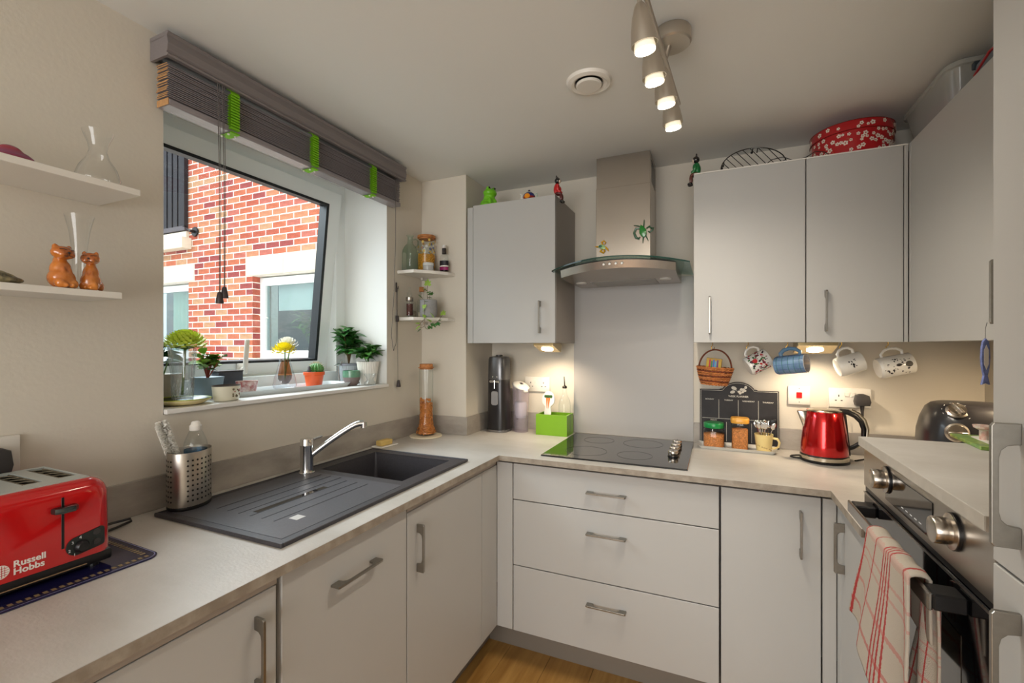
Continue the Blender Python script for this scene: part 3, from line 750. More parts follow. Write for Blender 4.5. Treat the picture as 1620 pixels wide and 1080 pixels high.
# valance, rounded profile facing the room
pr = [(XL+.002, 2.255), (-1.392, 2.258), (-1.388, 2.252), (-1.394, 2.246), (-1.389, 2.225), (-1.391, 2.205), (-1.396, 2.199), (-1.389, 2.194), (-1.392, 2.189), (-1.405, 2.189), (-1.405, 2.244), (XL+.002, 2.244)]
def pr_y(b, poly, y0, y1):
    A = [b.b.verts.new((x, y0, z)) for x, z in poly]; B = [b.b.verts.new((x, y1, z)) for x, z in poly]
    b.b.faces.new(A[::-1]); b.b.faces.new(B)
    for i in range(len(poly)): b.b.faces.new((A[i], A[(i+1) % len(poly)], B[(i+1) % len(poly)], B[i]))
b = MB(); pr_y(b, pr, .775, 1.852); b.build('valance', GREYV, bl)
for y0 in (.775, 1.843):
    MB().box(XL+.002, -1.404, y0, y0+.009, 2.190, 2.246, .001).build('valance_return', GREYV, bl)
MB().box(XL+.006, -1.412, .79, 1.83, 2.200, 2.243).build('headrail', mat('headrail', (60, 56, 58), .4), bl)
NS = 17
sl = MB(); sl.mi = 0; sl.box(XL+.012, XL+.062, BY0_+.0012, BY1_, -.0012, .0012, .0005); sl.mi = 1; sl.box(XL+.0125, XL+.0615, BY0_, BY0_+.0012, -.0011, .0011)
o = sl.build('tmp', [GREYW, WOODCUT]); slm = o.data; bpy.data.objects.remove(o)
for i in range(NS):
    inst('slat', slm, bl, (rng.uniform(-.0015, .0015), rng.uniform(-.003, .003), 2.0865+i*.0058+(0 if i % 3 else .0006)))
inst('slat', slm, bl, (.004, .006, 2.192), (0, .10, 0)).location = (.004-.2, .006, 2.192-.147) if False else (.002, .004, 2.1895)
b = MB(); b.mi = 0; b.box(XL+.010, XL+.064, BY0_+.0015, BY1_+.004, 2.062, 2.0815, .003); b.mi = 1; b.box(XL+.0105, XL+.0635, BY0_, BY0_+.0015, 2.0625, 2.081); b.build('bottom_rail', [GREYW, WOODCUT], bl)
TAPE = mat('lime_tape', (120, 186, 14), .75, bump=.3, bscale=300)
for y in (.978, 1.300, 1.632):
    b = MB(); w = .0150; xf = XL+.064
    pts = [(xf-.01, 2.196), (xf+.006, 2.192), (xf+.010, 2.184)]
    z = 2.180
    for k in range(13): pts += [(xf+.0125, z), (xf+.0125, z-.0050), (xf-.003, z-.0054), (xf-.003, z-.0084)]; z -= .0088
    pts += [(xf+.003, 2.064), (xf+.002, 2.0595), (xf-.026, 2.0585), (xf-.050, 2.0585)]
    P_ = [(b.b.verts.new((x, y-w+(.006 if z < 2.068 else 0), z)), b.b.verts.new((x, y+w+(.006 if z < 2.068 else 0), z))) for x, z in pts]
    for a, c in zip(P_, P_[1:]): b.b.faces.new((a[0], a[1], c[1], c[0]))
    o = b.build('tape', TAPE, bl); o.modifiers.new('s', 'SOLIDIFY').thickness = .0012
    b = MB()
    for dx_, dy_ in ((-.045, -.006), (-.012, .016), (-.012, -.006)): b.sph((xf+dx_, y+dy_, 2.0565), (.004, .004, .003), 8, 6)
    b.build('button', WHITE, bl, smooth=True)
CORD = mat('cord', (92, 86, 84), .8); TASS = mat('tassel_wood', (62, 54, 54), .5)
for y, z0, zt in ((.921, 1.509, 2.185), (.936, 1.527, 2.185)):
    b = MB(); b.tube([(XL+.081, y-.004, zt), (XL+.085, y-.001, 1.9), (XL+.084, y, z0+.028)], .0011, 6); b.tube([(XL+.081, y+.001, zt), (XL+.086, y+.003, 1.9), (XL+.086, y+.001, z0+.028)], .0009, 6); b.build('cord', CORD, bl)
    b = MB(); b.lathe([(0, 0), (.0105, 0), (.0115, .003), (.0065, .032), (.004, .035), (0, .035)], 16, c=(XL+.085, y, z0)); b.build('tassel', TASS, bl, smooth=True)
b = MB()
b.tube([(XL+.066, 1.792, 2.185), (XL+.064, 1.795, 1.9), (XL+.05, 1.80, 1.63), (XL+.030, 1.806, 1.43), (XL+.020, 1.835, 1.355), (XL+.012, 1.868, 1.40), (XL+.010, 1.873, 1.50), (XL+.008, 1.874, 1.67), (XL+.008, 1.877, 1.678), (XL+.008, 1.88, 1.67), (XL+.010, 1.878, 1.50), (XL+.010, 1.882, 1.20)], .0013, 6)
b.build('cord', CORD, bl, smooth=True)
b = MB(); b.lathe([(0, 0), (.010, 0), (.011, .003), (.0065, .032), (.004, .035), (0, .035)], 16, c=(XL+.014, 1.882, 1.172)); b.box(XL+.004, XL+.016, 1.870, 1.883, 1.50, 1.532, .002); b.build('tassel', TASS, bl, smooth=True)
b = MB(); b.box(XL+.001, XL+.005, 1.872, 1.884, 1.65, 1.70, .002); b.tube([(XL+.005, 1.878, 1.67), (XL+.016, 1.878, 1.668), (XL+.016, 1.878, 1.680)], .0015, 6); b.build('cord_cleat', TASS, bl)

# ================================================================ SOCKETS AND SWITCHES
def socket(name, label, x0, x1, z0, z1, switches=2, plug=None, red=False):
    t = thing(name, label, 'socket' if not red else 'switch', ((x0+x1)/2, YB-.0005, (z0+z1)/2))
    w, hh = (x1-x0)/2, (z1-z0)/2
    MB().box(-w, w, -.011, 0, -hh, hh, .0025, seg=2).build('face_plate', WHITE, t, smooth=True)
    if red:
        MB().box(-.011, .011, -.015, -.0112, -.012, .014, .001).build('rocker', mat('red_rocker', (206, 16, 14), .3), t)
        b = MB(); b.cyl(.002, 0, .001, 8, T(0, -.0112, .030) @ R(PI/2, 'X')); b.cyl(.002, 0, .001, 8, T(0, -.0112, -.030) @ R(PI/2, 'X')); b.build('screw', DGREY, t)
        return t
    for k, cx in enumerate((-w*.52, w*.52)):
        if plug == k: continue
        b = MB(); b.box(cx-.002, cx+.002, -.0114, -.0110, .004, .013); b.box(cx-.014, cx-.007, -.0114, -.0110, -.014, -.010); b.box(cx+.007, cx+.014, -.0114, -.0110, -.014, -.010); b.build('pin_holes', BLACK, t)
    for k, cx in enumerate((-.011, .011)): 
        MB().box(cx-.008, cx+.008, -.015, -.0112, .006, .024, .001).build('switch', WHITE, t)
    return t
socket('cooker_switch', 'white wall switch with a red rocker behind the red kettle', .303, .389, 1.116, 1.199, red=True)
sk2 = socket('wall_socket', 'white double wall socket with a black plug to the right of the kettle', .457, .609, 1.112, 1.196, plug=1)
socket('wall_socket', 'white double wall socket behind the filter jug and soda maker', -.982, -.836, 1.124, 1.205)
b = MB(); b.prism([(-.024, -.024), (.024, -.024), (.028, -.008), (.022, .018), (.008, .024), (-.008, .024), (-.022, .018), (-.028, -.008)], -.050, -.0115, 'y', bev=.004)
b.tube([(0, -.03, -.022), (0, -.032, -.05), (.002, -.03, -.075)], [.009, .006, .004], 10)
tag(b.build('kettle_plug', DGREY, smooth=True, loc=(.572, YB-.0005, 1.150)), 'black plug pushed into the wall socket right of the kettle', 'plug')
t = thing('wall_socket', 'white wall socket on the left wall behind the toaster', 'socket', (XL+.0005, .430, 1.131))
MB().box(0, .010, -.076, .076, -.044, .044, .0025, seg=2).build('face_plate', WHITE, t, smooth=True)
tag(MB().prism([(-.026, -.028), (.026, -.028), (.030, -.010), (.026, .022), (.012, .030), (-.012, .030), (-.026, .022), (-.030, -.010)], .0, .042, 'x', bev=.005).build('toaster_plug', DGREY, smooth=True, loc=(XL+.012, .452, 1.125)), 'dark plug in the left wall socket behind the toaster', 'plug')

# ================================================================ THINGS ON THE WORKTOP, LEFT
WTZ = .9103
# toaster mat
def uvramp_mat(name, base, stripes_u=(), stripes_v=(), rough=.8, bump=.3, faint=()):
    """woven cloth: base colour with coloured bands at given UV positions (pos, halfwidth, colour, strength)"""
    m = bpy.data.materials.new(name); m.use_nodes = True; n = m.node_tree; p = n.nodes['Principled BSDF']; p.inputs['Roughness'].default_value = rough
    uv = n.nodes.new('ShaderNodeUVMap'); sp_ = n.nodes.new('ShaderNodeSeparateXYZ'); n.links.new(uv.outputs[0], sp_.inputs[0])
    ns = n.nodes.new('ShaderNodeTexNoise'); ns.inputs['Scale'].default_value = 60; n.links.new(uv.outputs[0], ns.inputs[0])
    cur = None
    rgb = n.nodes.new('ShaderNodeRGB'); rgb.outputs[0].default_value = C(*base); cur = rgb.outputs[0]
    for ax, lst in ((0, stripes_u), (1, stripes_v)):
        for pos, hw, col, st in lst:
            a = n.nodes.new('ShaderNodeMath'); a.operation = 'COMPARE'; a.inputs[1].default_value = pos; a.inputs[2].default_value = hw
            w = n.nodes.new('ShaderNodeMath'); w.operation = 'MULTIPLY_ADD'; w.inputs[1].default_value = .02; w.inputs[2].default_value = 0
            n.links.new(ns.outputs[0], w.inputs[0]); s_ = n.nodes.new('ShaderNodeMath'); s_.operation = 'ADD'
            n.links.new(sp_.outputs[ax], s_.inputs[0]); n.links.new(w.outputs[0], s_.inputs[1]); n.links.new(s_.outputs[0], a.inputs[0])
            q = n.nodes.new('ShaderNodeMath'); q.operation = 'MULTIPLY'; q.inputs[1].default_value = st; n.links.new(a.outputs[0], q.inputs[0])
            mx = n.nodes.new('ShaderNodeMix'); mx.data_type = 'RGBA'; mx.inputs[7].default_value = C(*col)
            n.links.new(q.outputs[0], mx.inputs[0]); n.links.new(cur, mx.inputs[6]); cur = mx.outputs[2]
    n.links.new(cur, p.inputs['Base Color'])
    b2 = n.nodes.new('ShaderNodeTexNoise'); b2.inputs['Scale'].default_value = 900; tc = n.nodes.new('ShaderNodeTexCoord'); n.links.new(tc.outputs['Object'], b2.inputs[0])
    bp = n.nodes.new('ShaderNodeBump'); bp.inputs['Strength'].default_value = bump; bp.inputs['Distance'].default_value = .002; n.links.new(b2.outputs[0], bp.inputs['Height']); n.links.new(bp.outputs[0], p.inputs['Normal'])
    return m
mt = thing('place_mat', 'dark blue glossy place mat with a gold border under the red toaster', 'mat', (-1.2805, .40, WTZ), rz=-.03)
NAVY = mat('navy_gloss', (26, 24, 62), .12, coat=.4); GOLDP = mat('gold_print', (150, 128, 88), .3, .3)
b = MB(); b.prism(rrect(0, 0, .142, .225, .028), 0, .003, 'z', bev=.0008); b.build('board', NAVY, mt)
b = MB()
for i in range(34):
    y = -.19+i*.0118
    b.box(.118, .128, y, y+.0065, .003, .0034, M=None); b.box(-.128, -.118, y, y+.0065, .003, .0034)
for i in range(18):
    x = -.108+i*.0122
    b.box(x, x+.0065, .200, .210, .003, .0034)
b.build('border_print', GOLDP, mt)
b = MB()
ring_o = rrect(0, 0, .139, .222, .026); ring_i = rrect(0, 0, .1375, .2205, .025)
for i in range(len(ring_o)):
    j = (i+1) % len(ring_o); b.quad((*ring_o[i], .0033), (*ring_o[j], .0033), (*ring_i[j], .0033), (*ring_i[i], .0033))
b.build('edge_line', mat('pale_blue_line', (150, 150, 190), .3), mt)

ts = thing('toaster', 'glossy red four-slot toaster with a white maker name on its side', 'toaster', (-1.190, .405, WTZ+.0033))
# local: x<=0 into the counter, y along the front; centre y=0
def tsect(r0, hh, w0):
    pass
TX0, TX1, TY0, TY1, TZ0, TZ1 = -.232, 0, -.152, .150, .030, .188
b = MB(); N = 10
prof = []
for cy, cz, a0 in ((TY1-.035, TZ1-.035, 0), (TY0+.035, TZ1-.035, PI/2)):
    for i in range(N+1):
        a = a0+PI/2*i/N; prof.append((cy+.035*math.cos(a), cz+.035*math.sin(a)))
prof = [(TY1+.002, TZ0)]+prof+[(TY0-.002, TZ0)]
def side(x, ins): return [b.b.verts.new((x, y-(ins if y > 0 else -ins)*1.0, z-(ins if z > TZ0+.02 else 0))) for y, z in prof]
secs = [(-.232, .022), (-.228, .012), (-.216, 0), (-.026, 0), (-.016, .0025), (-.008, .008), (-.002, .016), (0, .024)]
rs_ = [side(x, i_) for x, i_ in secs]
for q_, (A, B_) in enumerate(zip(rs_, rs_[1:])):
    for i in range(len(A)-1):
        if i == N+1 and q_ == 2: continue
        b.b.faces.new((A[i], A[i+1], B_[i+1], B_[i]))
b.b.faces.new(rs_[0][::-1]); b.b.faces.new(rs_[-1])
b.build('body', RED, ts, smooth=True, ang=50)
b = MB(); b.slab([-.220, -.205, -.062, -.024], [TY0+.030, -.115, -.085, -.060, -.030, .030, .060, .085, .115, TY1-.030],
    lambda x, y: not (-.205 < x < -.062 and any(p < y < q for p, q in ((-.115, -.085), (-.060, -.030), (.030, .060), (.085, .115)))), TZ1-.004, TZ1+.0015)
b.build('top_plate', mat('toaster_top', (188, 194, 192), .35, .3), ts)
b = MB()
for y in (-.100, -.045, .045, .100):
    x0, x1, y0, y1, z0, z1 = -.205, -.062, y-.015, y+.015, TZ1-.06, TZ1-.003
    b.quad((x0, y0, z0), (x1, y0, z0), (x1, y1, z0), (x0, y1, z0))
    for p, q in (((x0, y0), (x1, y0)), ((x1, y0), (x1, y1)), ((x1, y1), (x0, y1)), ((x0, y1), (x0, y0))): b.quad((*p, z0), (*q, z0), (*q, z1), (*p, z1))
b.build('slot_well', mat('slot_dark', (44, 40, 34), .6), ts)
b = MB()
for y in (-.100, -.045, .045, .100):
    for sgn in (-1, 1):
        b.box(-.200, -.067, y+sgn*.011-.001, y+sgn*.011+.001, TZ1-.006, TZ1+.0005)
    for k in range(5): b.tube([(-.195+k*.03, y-.011, TZ1), (-.180+k*.03, y+.011, TZ1)], .0008, 5)
b.build('slot_wires', mat('wire', (140, 130, 110), .4, .8), ts)
MB().box(TX0+.002, -.001, TY0-.001, TY1+.001, .0075, TZ0+.002, .006, seg=2).build('base', BLACK, ts, smooth=True)
b = MB(); b.box(-.0008, .001, -.095, .105, .014, .0155); b.build('crumb_tray_line', mat('tray_line', (150, 120, 90), .4), ts)
b = MB()
for x in (-.21, -.02):
    for y in (-.12, .125): b.cyl(.009, 0, .0078, 12, c=(x, y, 0))
b.build('foot', BLACK, ts)
for y in (.067, -.067):
    MB().box(-.001, .0006, y-.0022, y+.0022, .060, .163, .0003).build('lever_slot', BLACK, ts)
    b = MB(); b.prism([(0, -.016), (.004, -.020), (.016, -.018), (.022, -.008), (.022, .012), (.014, .019), (.004, .020), (0, .016)], .135, .147, 'z', bev=.003)
    b.build('lever', mat('lever_grey', (84, 88, 88), .15, .9), ts, smooth=True, loc=(0.0006, y, 0))
# control panel
cp = []
for cx, cy_, r, a0, a1 in ((.090+.0, .058, .019, PI/2, 1.5*PI), (.128, .052, .007, -PI/2, 0), (.128, .078, .007, 0, PI/2)):
    for i in range(9): a = a0+(a1-a0)*i/8; cp.append((cx+r*math.cos(a), cy_+r*math.sin(a)))
pc = MB().prism(cp, 0, .0022, 'x', bev=.0006).build('control_panel', mat('panel_green_black', (30, 36, 34), .3), ts, loc=(-.0002, .0, 0))
b = MB(); b.lathe([(0, 0), (.0125, 0), (.0125, .003), (.0095, .009), (.0085, .010), (0, .010)], 24, T(.002, .096, .055) @ R(PI/2, 'Y')); b.build('browning_knob', BLACK, pc, smooth=True)
b = MB()
for yy, zz in ((.121, .076), (.121, .056)): b.cyl(.0062, 0, .0015, 16, T(.0022, yy, zz) @ R(PI/2, 'Y'))
b.build('button', DGREY, pc)
for i, (yy, zz) in enumerate(((.0845, .042), (.0765, .052), (.0815, .067), (.094, .074))): text(str(i+1), .008, LEDW, pc, (.0024, yy-.002, zz-.003), (PI/2, 0, PI/2))
TXW = mat('white_print', (236, 230, 222), .4)
text('Russell', .0165, TXW, ts, (.0005, -.004, .0545), (PI/2, 0, PI/2), bold=.0004)
text('Hobbs', .0165, TXW, ts, (.0005, -.004, .0405), (PI/2, 0, PI/2), bold=.0004)
b = MB(); b.cyl(.0125, 0, .0004, 28, T(.0003, -.021, .052) @ R(PI/2, 'Y')); b.build('logo_disc', TXW, ts)
b = MB()
for k, q in enumerate((-.006, -.002, .002, .006)):
    hw = math.sqrt(.0112**2-q*q); b.box(.0007, .0010, -.021-hw, -.021+hw, .052+q-.0004, .052+q+.0004); b.box(.0007, .0010, -.021+q-.0004, -.021+q+.0004, .052-hw, .052+hw)
b.build('logo_lines', RED, ts)
b = MB(); b.tube([(-1.40, .50, .925), (-1.415, .60, .924), (-1.42, .66, .922), (-1.418, .70, .921), (-1.405, .695, .918), (-1.395, .66, .916), (-1.385, .60, .9145), (-1.385, .56, .9145)], .0032, 8)
tag(b.build('power_cable', BLACK, smooth=True), 'looped black cable behind the red toaster', 'cable')

# cutlery caddy
HOLE = BLACK
cc = thing('cutlery_drainer', 'perforated stainless steel utensil pot standing on the corner of the sink', 'utensil pot', (-1.3965, .838, .9192), rz=.55)
CSX, CSY = .050, .067
b = MB(); b.lathe([(1, .006), (1, .158), (.985, .160), (.965, .158), (.965, .008), (0, .008)], 56, sx=CSX, sy=CSY); b.build('steel_wall', STEEL, cc, smooth=True)
b = MB(); b.lathe([(0, 0), (.99, 0), (1.02, .004), (1.0, .010), (0, .010)], 48, sx=CSX, sy=CSY); b.build('base', BLACK, cc, smooth=True)
b = MB()
for i in range(30):
    a = 2*PI*i/30
    if i % 10 in (2, 3, 4): continue
    nx, ny = math.cos(a)/CSX, math.sin(a)/CSY; az = math.atan2(ny, nx)
    for k in range(9):
        b.cyl(.0028, -.0004, .0006, 8, T(CSX*math.cos(a), CSY*math.sin(a), .026+k*.014) @ R(az, 'Z') @ R(PI/2, 'Y'))
structure(b.build('holes', HOLE, cc), 'stuff')

b = MB(); b.lathe([(0, .030), (.90, .030)], 30, sx=CSX, sy=CSY); b.build('liner', BLACK, cc)
CLR = thin_glass('clear_plastic', (.96, .98, .98), (.86, .90, .93), gloss=1.1)
bt = thing('plastic_bottle', 'clear squeezy bottle with a white cap standing in the steel utensil pot', 'bottle', (-1.390, .850, .9505))
b = MB(); b.lathe([(0, 0), (.028, 0), (.030, .005), (.030, .135), (.028, .150), (.018, .176), (.014, .182), (.0135, .186)], 32); b.build('bottle_body', CLR, bt, smooth=True)
b = MB(); b.lathe([(0, .001), (.0285, .002), (.0285, .128), (0, .128)], 28); b.build('liquid', thin_glass('blue_liquid', (.45, .62, .78), (.3, .45, .6), gloss=.6), bt, smooth=True)
b = MB(); b.lathe([(.0145, .182), (.0155, .184), (.0155, .196), (.012, .199), (.011, .205), (.008, .208), (0, .208)], 24); b.build('cap', WHITE, bt, smooth=True)
br = thing('bottle_brush', 'white bristled bottle brush leaning out of the steel utensil pot', 'brush')
p0 = Vector((-1.405, .835, .955)); p1 = Vector((-1.432, .780, 1.165)); d = (p1-p0)
b = MB(); b.tube([p0, p0+d*.6, p1], .0022, 8); b.build('wire_handle', WHITE, br)
b = MB(); rr = random.Random(5); dn = d.normalized(); u_ = dn.orthogonal().normalized(); v_ = dn.cross(u_)
for i in range(2600):
    t = .50+.5*rr.random(); a = rr.random()*2*PI; c0 = p0+d*t; q = u_*math.cos(a)+v_*math.sin(a); w_ = dn.cross(q)*.0008
    L = .0175*(1 if t < .96 else .8)
    b.quad(c0+w_, c0-w_, c0+q*L-w_+dn*rr.uniform(-.002, .002), c0+q*L+w_)
structure(b.build('bristles', mat('bristle_white', (246, 244, 238), .6), br, normals=False), 'stuff')

# coaster and pasta jar in the corner
tag(MB().cyl(.083, 0, .007, 48, bev=.0015).build('round_coaster', mat('cream_stone', (226, 214, 188), .5), smooth=True, loc=(-1.372, 1.992, WTZ)), 'round cream coaster under the tall glass pasta jar', 'coaster')
pj = thing('pasta_jar', 'tall flared glass jar half filled with orange pasta and a cork lid', 'jar', (-1.372, 1.995, WTZ+.0073))
JG = thin_glass('jar_glass', (.97, .985, .98), (.78, .84, .82), gloss=1.0, edgepow=.3)
jp = [(0, .003), (.046, .002), (.053, .006), (.055, .012), (.052, .022), (.042, .045), (.037, .075), (.0355, .12), (.0355, .345)]
b = MB(); b.lathe(jp, 40); b.build('glass', JG, pj, smooth=True)
b = MB(); b.lathe([(0, .340), (.034, .340), (.034, .3475), (.041, .3475), (.041, .350), (.034, .352), (.034, .366), (.032, .368), (0, .368)], 32); b.build('cork_lid', CORK, pj, smooth=True)
PASTA = mat('pasta', (196, 122, 56), .6, var=.2, vscale=80)
b = MB(); rr = random.Random(8)
def pr_in(z):
    for (r0, z0), (r1, z1) in zip(jp[2:], jp[3:]):
        if z0 <= z <= z1: return r0+(r1-r0)*(z-z0)/(z1-z0)
    return .035
for i in range(620):
    z = .012+rr.random()*(.175)
    R_ = pr_in(z)-.006
    a = rr.random()*2*PI; r = R_*(1 if i % 3 else rr.random()**.5)
    if z > .165 and math.cos(a-1.2) > .2: continue
    c0 = Vector((r*math.cos(a), r*math.sin(a), z)); t = rr.uniform(-.6, .6) if i % 2 else rr.uniform(0, PI)
    tang = Vector((-math.sin(a), math.cos(a), 0))*math.cos(t)+Vector((0, 0, 1))*math.sin(t); L = .008
    b.tube([c0-tang*L, c0+Vector((-math.cos(a), -math.sin(a), 0))*(-.0015), c0+tang*L], .0028, 5)
b.lathe([(0, .006), (.046, .010), (.040, .022), (.033, .045), (.028, .08), (.026, .165), (0, .168)], 20)
structure(b.build('pasta', PASTA, pj, smooth=True), 'stuff')

# ================================================================ CORNER SHELVES BY THE WINDOW
SHW = mat('shelf_white', (224, 220, 212), .45)
def corner_shelf(z, label):
    x0, y1 = XL+.0006, 2.0994
    poly = [(x0, 1.889), (x0+.100, 1.889), (-1.300, 1.975), (-1.268, 2.040), (-1.262, y1), (x0, y1)]
    t = thing('corner_shelf', label, 'shelf')
    MB().prism(poly, z-.016, z, 'z', bev=.001).build('board', SHW, t)
    MB().box(x0+.03, x0+.042, y1-.05, y1, z-.030, z-.0163, .001).build('bracket', mat('bracket_white', (200, 196, 190), .5), t)
SA, SB = 1.762, 1.524
corner_shelf(SA, 'upper white corner shelf between the window and the pier, holding bottles and a jar')
corner_shelf(SB, 'lower white corner shelf between the window and the pier, holding the ivy pot')
jg = thing('glass_jug', 'pale green glass jug bottle with a small handle on the upper corner shelf', 'jug', (-1.440, 1.950, SA+.0003))
AQ = thin_glass('aqua_glass', (.84, .93, .89), (.60, .74, .69), gloss=1.1, edgepow=.35)
b = MB(); b.lathe([(0, .004), (.033, .001), (.036, .006), (.036, .095), (.034, .110), (.024, .132), (.0145, .142), (.012, .155), (.012, .178), (.0175, .186), (.018, .188)], 36, sq=3.2); b.build('jug_body', AQ, jg, smooth=True)
MB().lathe([(0, .001), (.034, .001), (.035, .006), (0, .008)], 30, sq=3.2).build('jug_base', mat('aqua_base', (60, 110, 96), .1, trans=.5), jg, smooth=True)
b = MB(); b.tube([(.011, .010, .165), (.022, .018, .170), (.031, .026, .158), (.030, .025, .140), (.022, .018, .128)], .0035, 8); b.build('jug_handle', AQ, jg, smooth=True)
pp = thing('popcorn_jar', 'flower-printed glass storage jar of corn kernels with a wooden lid on the upper corner shelf', 'jar', (-1.405, 2.045, SA+.0003))
b = MB(); b.lathe([(0, .002), (.044, .001), (.046, .004), (.046, .180)], 36); b.build('glass', JG, pp, smooth=True)
b = MB(); b.lathe([(0, .182), (.040, .182), (.040, .188), (.0475, .189), (.0475, .200), (.046, .202), (0, .202)], 36); b.build('wooden_lid', CORK, pp, smooth=True)
KER = mat('kernels', (206, 148, 44), .5, var=.35, vscale=130, bump=.6, bscale=160)
b = MB(); rr = random.Random(2)
for i in range(420):
    z = .005+rr.random()*.098; a = rr.random()*2*PI; b.sph((.0415*math.cos(a), .0415*math.sin(a), z), (.0034, .0034, .0046), 6, 4, R(rr.random()*3, 'X'))
b.cyl(.040, .004, .100, 20)
structure(b.build('kernels', KER, pp), 'stuff')
FLC = [mat('print_orange', (214, 150, 60), .5), mat('print_blue', (108, 112, 150), .5), mat('print_yellow', (226, 190, 90), .5), mat('print_white', (222, 220, 214), .5)]
b = MB(); rr = random.Random(4)
for i in range(46):
    a = rr.random()*2*PI; z = rr.uniform(.10, .176); b.mi = rr.randrange(4)
    M = T(.0465*math.cos(a), .0465*math.sin(a), z) @ R(a, 'Z') @ R(PI/2, 'Y')
    for k in range(5): b.cyl(.0030, 0, .0004, 8, M @ T(.0042*math.cos(k*1.2566), .0042*math.sin(k*1.2566), 0))
b.build('flower_print', FLC, pp)
b = MB(); b.lathe([(0, .001), (.0265, .001), (.0275, .004), (.0275, .030), (.026, .031)], 28)
sj = thing('small_glass_jar', 'small clear jar with a pale lid in front of the corn kernel jar', 'jar', (-1.352, 1.985, SA+.0003))
b.build('glass', thin_glass('frosty_glass', (.86, .88, .88), (.6, .64, .66), haze=.35), sj, smooth=True)
b = MB(); b.lathe([(.0285, .030), (.0285, .042), (.027, .044), (0, .044)], 28); b.build('lid', mat('pale_lid', (206, 208, 206), .3), sj, smooth=True)
lb_ = thing('liqueur_bottle', 'clear spirits bottle with purple and black label on the upper corner shelf', 'bottle', (-1.304, 2.060, SA+.0003))
b = MB(); b.lathe([(0, .002), (.022, .001), (.024, .004), (.024, .078), (.021, .090), (.011, .100), (.0095, .106), (.0095, .128)], 32, sy=.75); b.build('glass', JG, lb_, smooth=True)
b = MB(); b.lathe([(.0245, .012), (.0245, .064)], 32, sy=.75); b.build('label', mat('label_black', (28, 24, 34), .4), lb_, smooth=True)
b = MB(); b.lathe([(.0248, .014), (.0248, .030)], 32, sy=.75); b.build('label_band', mat('label_magenta', (150, 34, 96), .4), lb_, smooth=True)
b = MB(); b.lathe([(.0248, .032), (.0248, .038)], 32, sy=.75); b.build('label_title', TXW, lb_, smooth=True)
b = MB(); b.lathe([(.0100, .100), (.0112, .101), (.0112, .130), (.0, .131)], 20); b.build('neck_sleeve', mat('label_black2', (34, 28, 26), .4), lb_, smooth=True)
b = MB(); b.lathe([(0, .131), (.0105, .131), (.0105, .146), (0, .147)], 20); b.build('cap', mat('cap_white', (216, 214, 210), .4), lb_, smooth=True)
# lower shelf
pm = thing('pepper_mill', 'small clear mill of dark peppercorns with a steel collar on the lower corner shelf', 'mill', (-1.432, 1.935, SB+.0003))
b = MB(); b.lathe([(0, .002), (.0185, .001), (.0195, .004), (.0175, .030), (.0175, .085)], 24); b.build('glass', JG, pm, smooth=True)
b = MB(); b.cyl(.0155, .012, .070, 20); b.build('peppercorns', mat('peppercorn', (86, 42, 34), .6, var=.5, vscale=200, bump=.6, bscale=200), pm, smooth=True)
b = MB(); b.lathe([(.0185, .085), (.0195, .087), (.0195, .103), (.017, .105), (0, .105)], 24); b.build('steel_collar', STEEL, pm, smooth=True)
b = MB(); b.lathe([(0, .105), (.0125, .106), (.0125, .125), (.004, .138), (.0035, .146), (.006, .150), (.004, .156), (0, .157)], 20); b.build('clear_top', JG, pm, smooth=True)
for x_, y_, h_, lb in ((-1.452, 1.985, .085, 'small glass spice jar behind the pepper mill on the lower corner shelf'), (-1.412, 2.005, .07, 'short clear jar between the pepper mill and the ivy pot')):
    t = thing('spice_jar', lb, 'jar', (x_, y_, SB+.0003))
    b = MB(); b.lathe([(0, .001), (.019, .001), (.020, .004), (.020, h_-.012), (.016, h_-.004), (.016, h_)], 24); b.build('glass', JG, t, smooth=True)
    b = MB(); b.cyl(.018, .004, h_*.45, 20); b.build('contents', mat('spice', (176, 166, 146), .8, var=.2, vscale=100), t, smooth=True)
ck = thing('cork_bottle', 'slim glass bottle with a cork stopper behind the ivy pot', 'bottle', (-1.447, 2.060, SB+.0003))
b = MB(); b.lathe([(0, .001), (.021, .001), (.022, .004), (.022, .095), (.012, .118), (.011, .150)], 24); b.build('glass', JG, ck, smooth=True)
b = MB(); b.cyl(.0125, .146, .172, 16, bev=.002); b.build('cork', CORK, ck, smooth=True)

# ---- leaves and plants
LEAFG = mat('leaf_green', (70, 122, 48), .45, var=.25, vscale=14, coat=.15)
LEAFD = mat('leaf_deep_green', (58, 118, 54), .35, var=.25, vscale=14, coat=.3)
LEAFY = mat('leaf_fresh', (150, 186, 78), .5, var=.25, vscale=20)
STEM = mat('stem_brown', (106, 84, 52), .7); STEMR = mat('stem_red', (156, 62, 44), .6); STEMG = mat('stem_green', (92, 134, 60), .6)
SOIL = mat('soil', (54, 40, 30), .95, var=.3, vscale=80, bump=.8)
def leaf_mesh(name, m, L, Wd, fold=.25, curl=.3, shape='oval'):
    b = MB(); n = 6
    rows = []
    for i in range(n+1):
        t = i/n
        if shape == 'oval': w = Wd*math.sin(PI*min(1, t*.96+.03))**.8
        elif shape == 'long': w = Wd*math.sin(PI*(t*.93+.03))**.6*(1-.25*t)
        else: w = Wd*(1.15*math.sin(PI*t**.6) if t < 1 else 0)
        z = -curl*L*t*t
        rows.append([b.b.verts.new((-w, L*t, z+fold*w)), b.b.verts.new((0, L*t, z)), b.b.verts.new((w, L*t, z+fold*w))])
    for A, B in zip(rows, rows[1:]):
        for k in range(2): b.b.faces.new((A[k], A[k+1], B[k+1], B[k]))
    o = b.build(name, m, smooth=True); me = o.data; bpy.data.objects.remove(o); return me
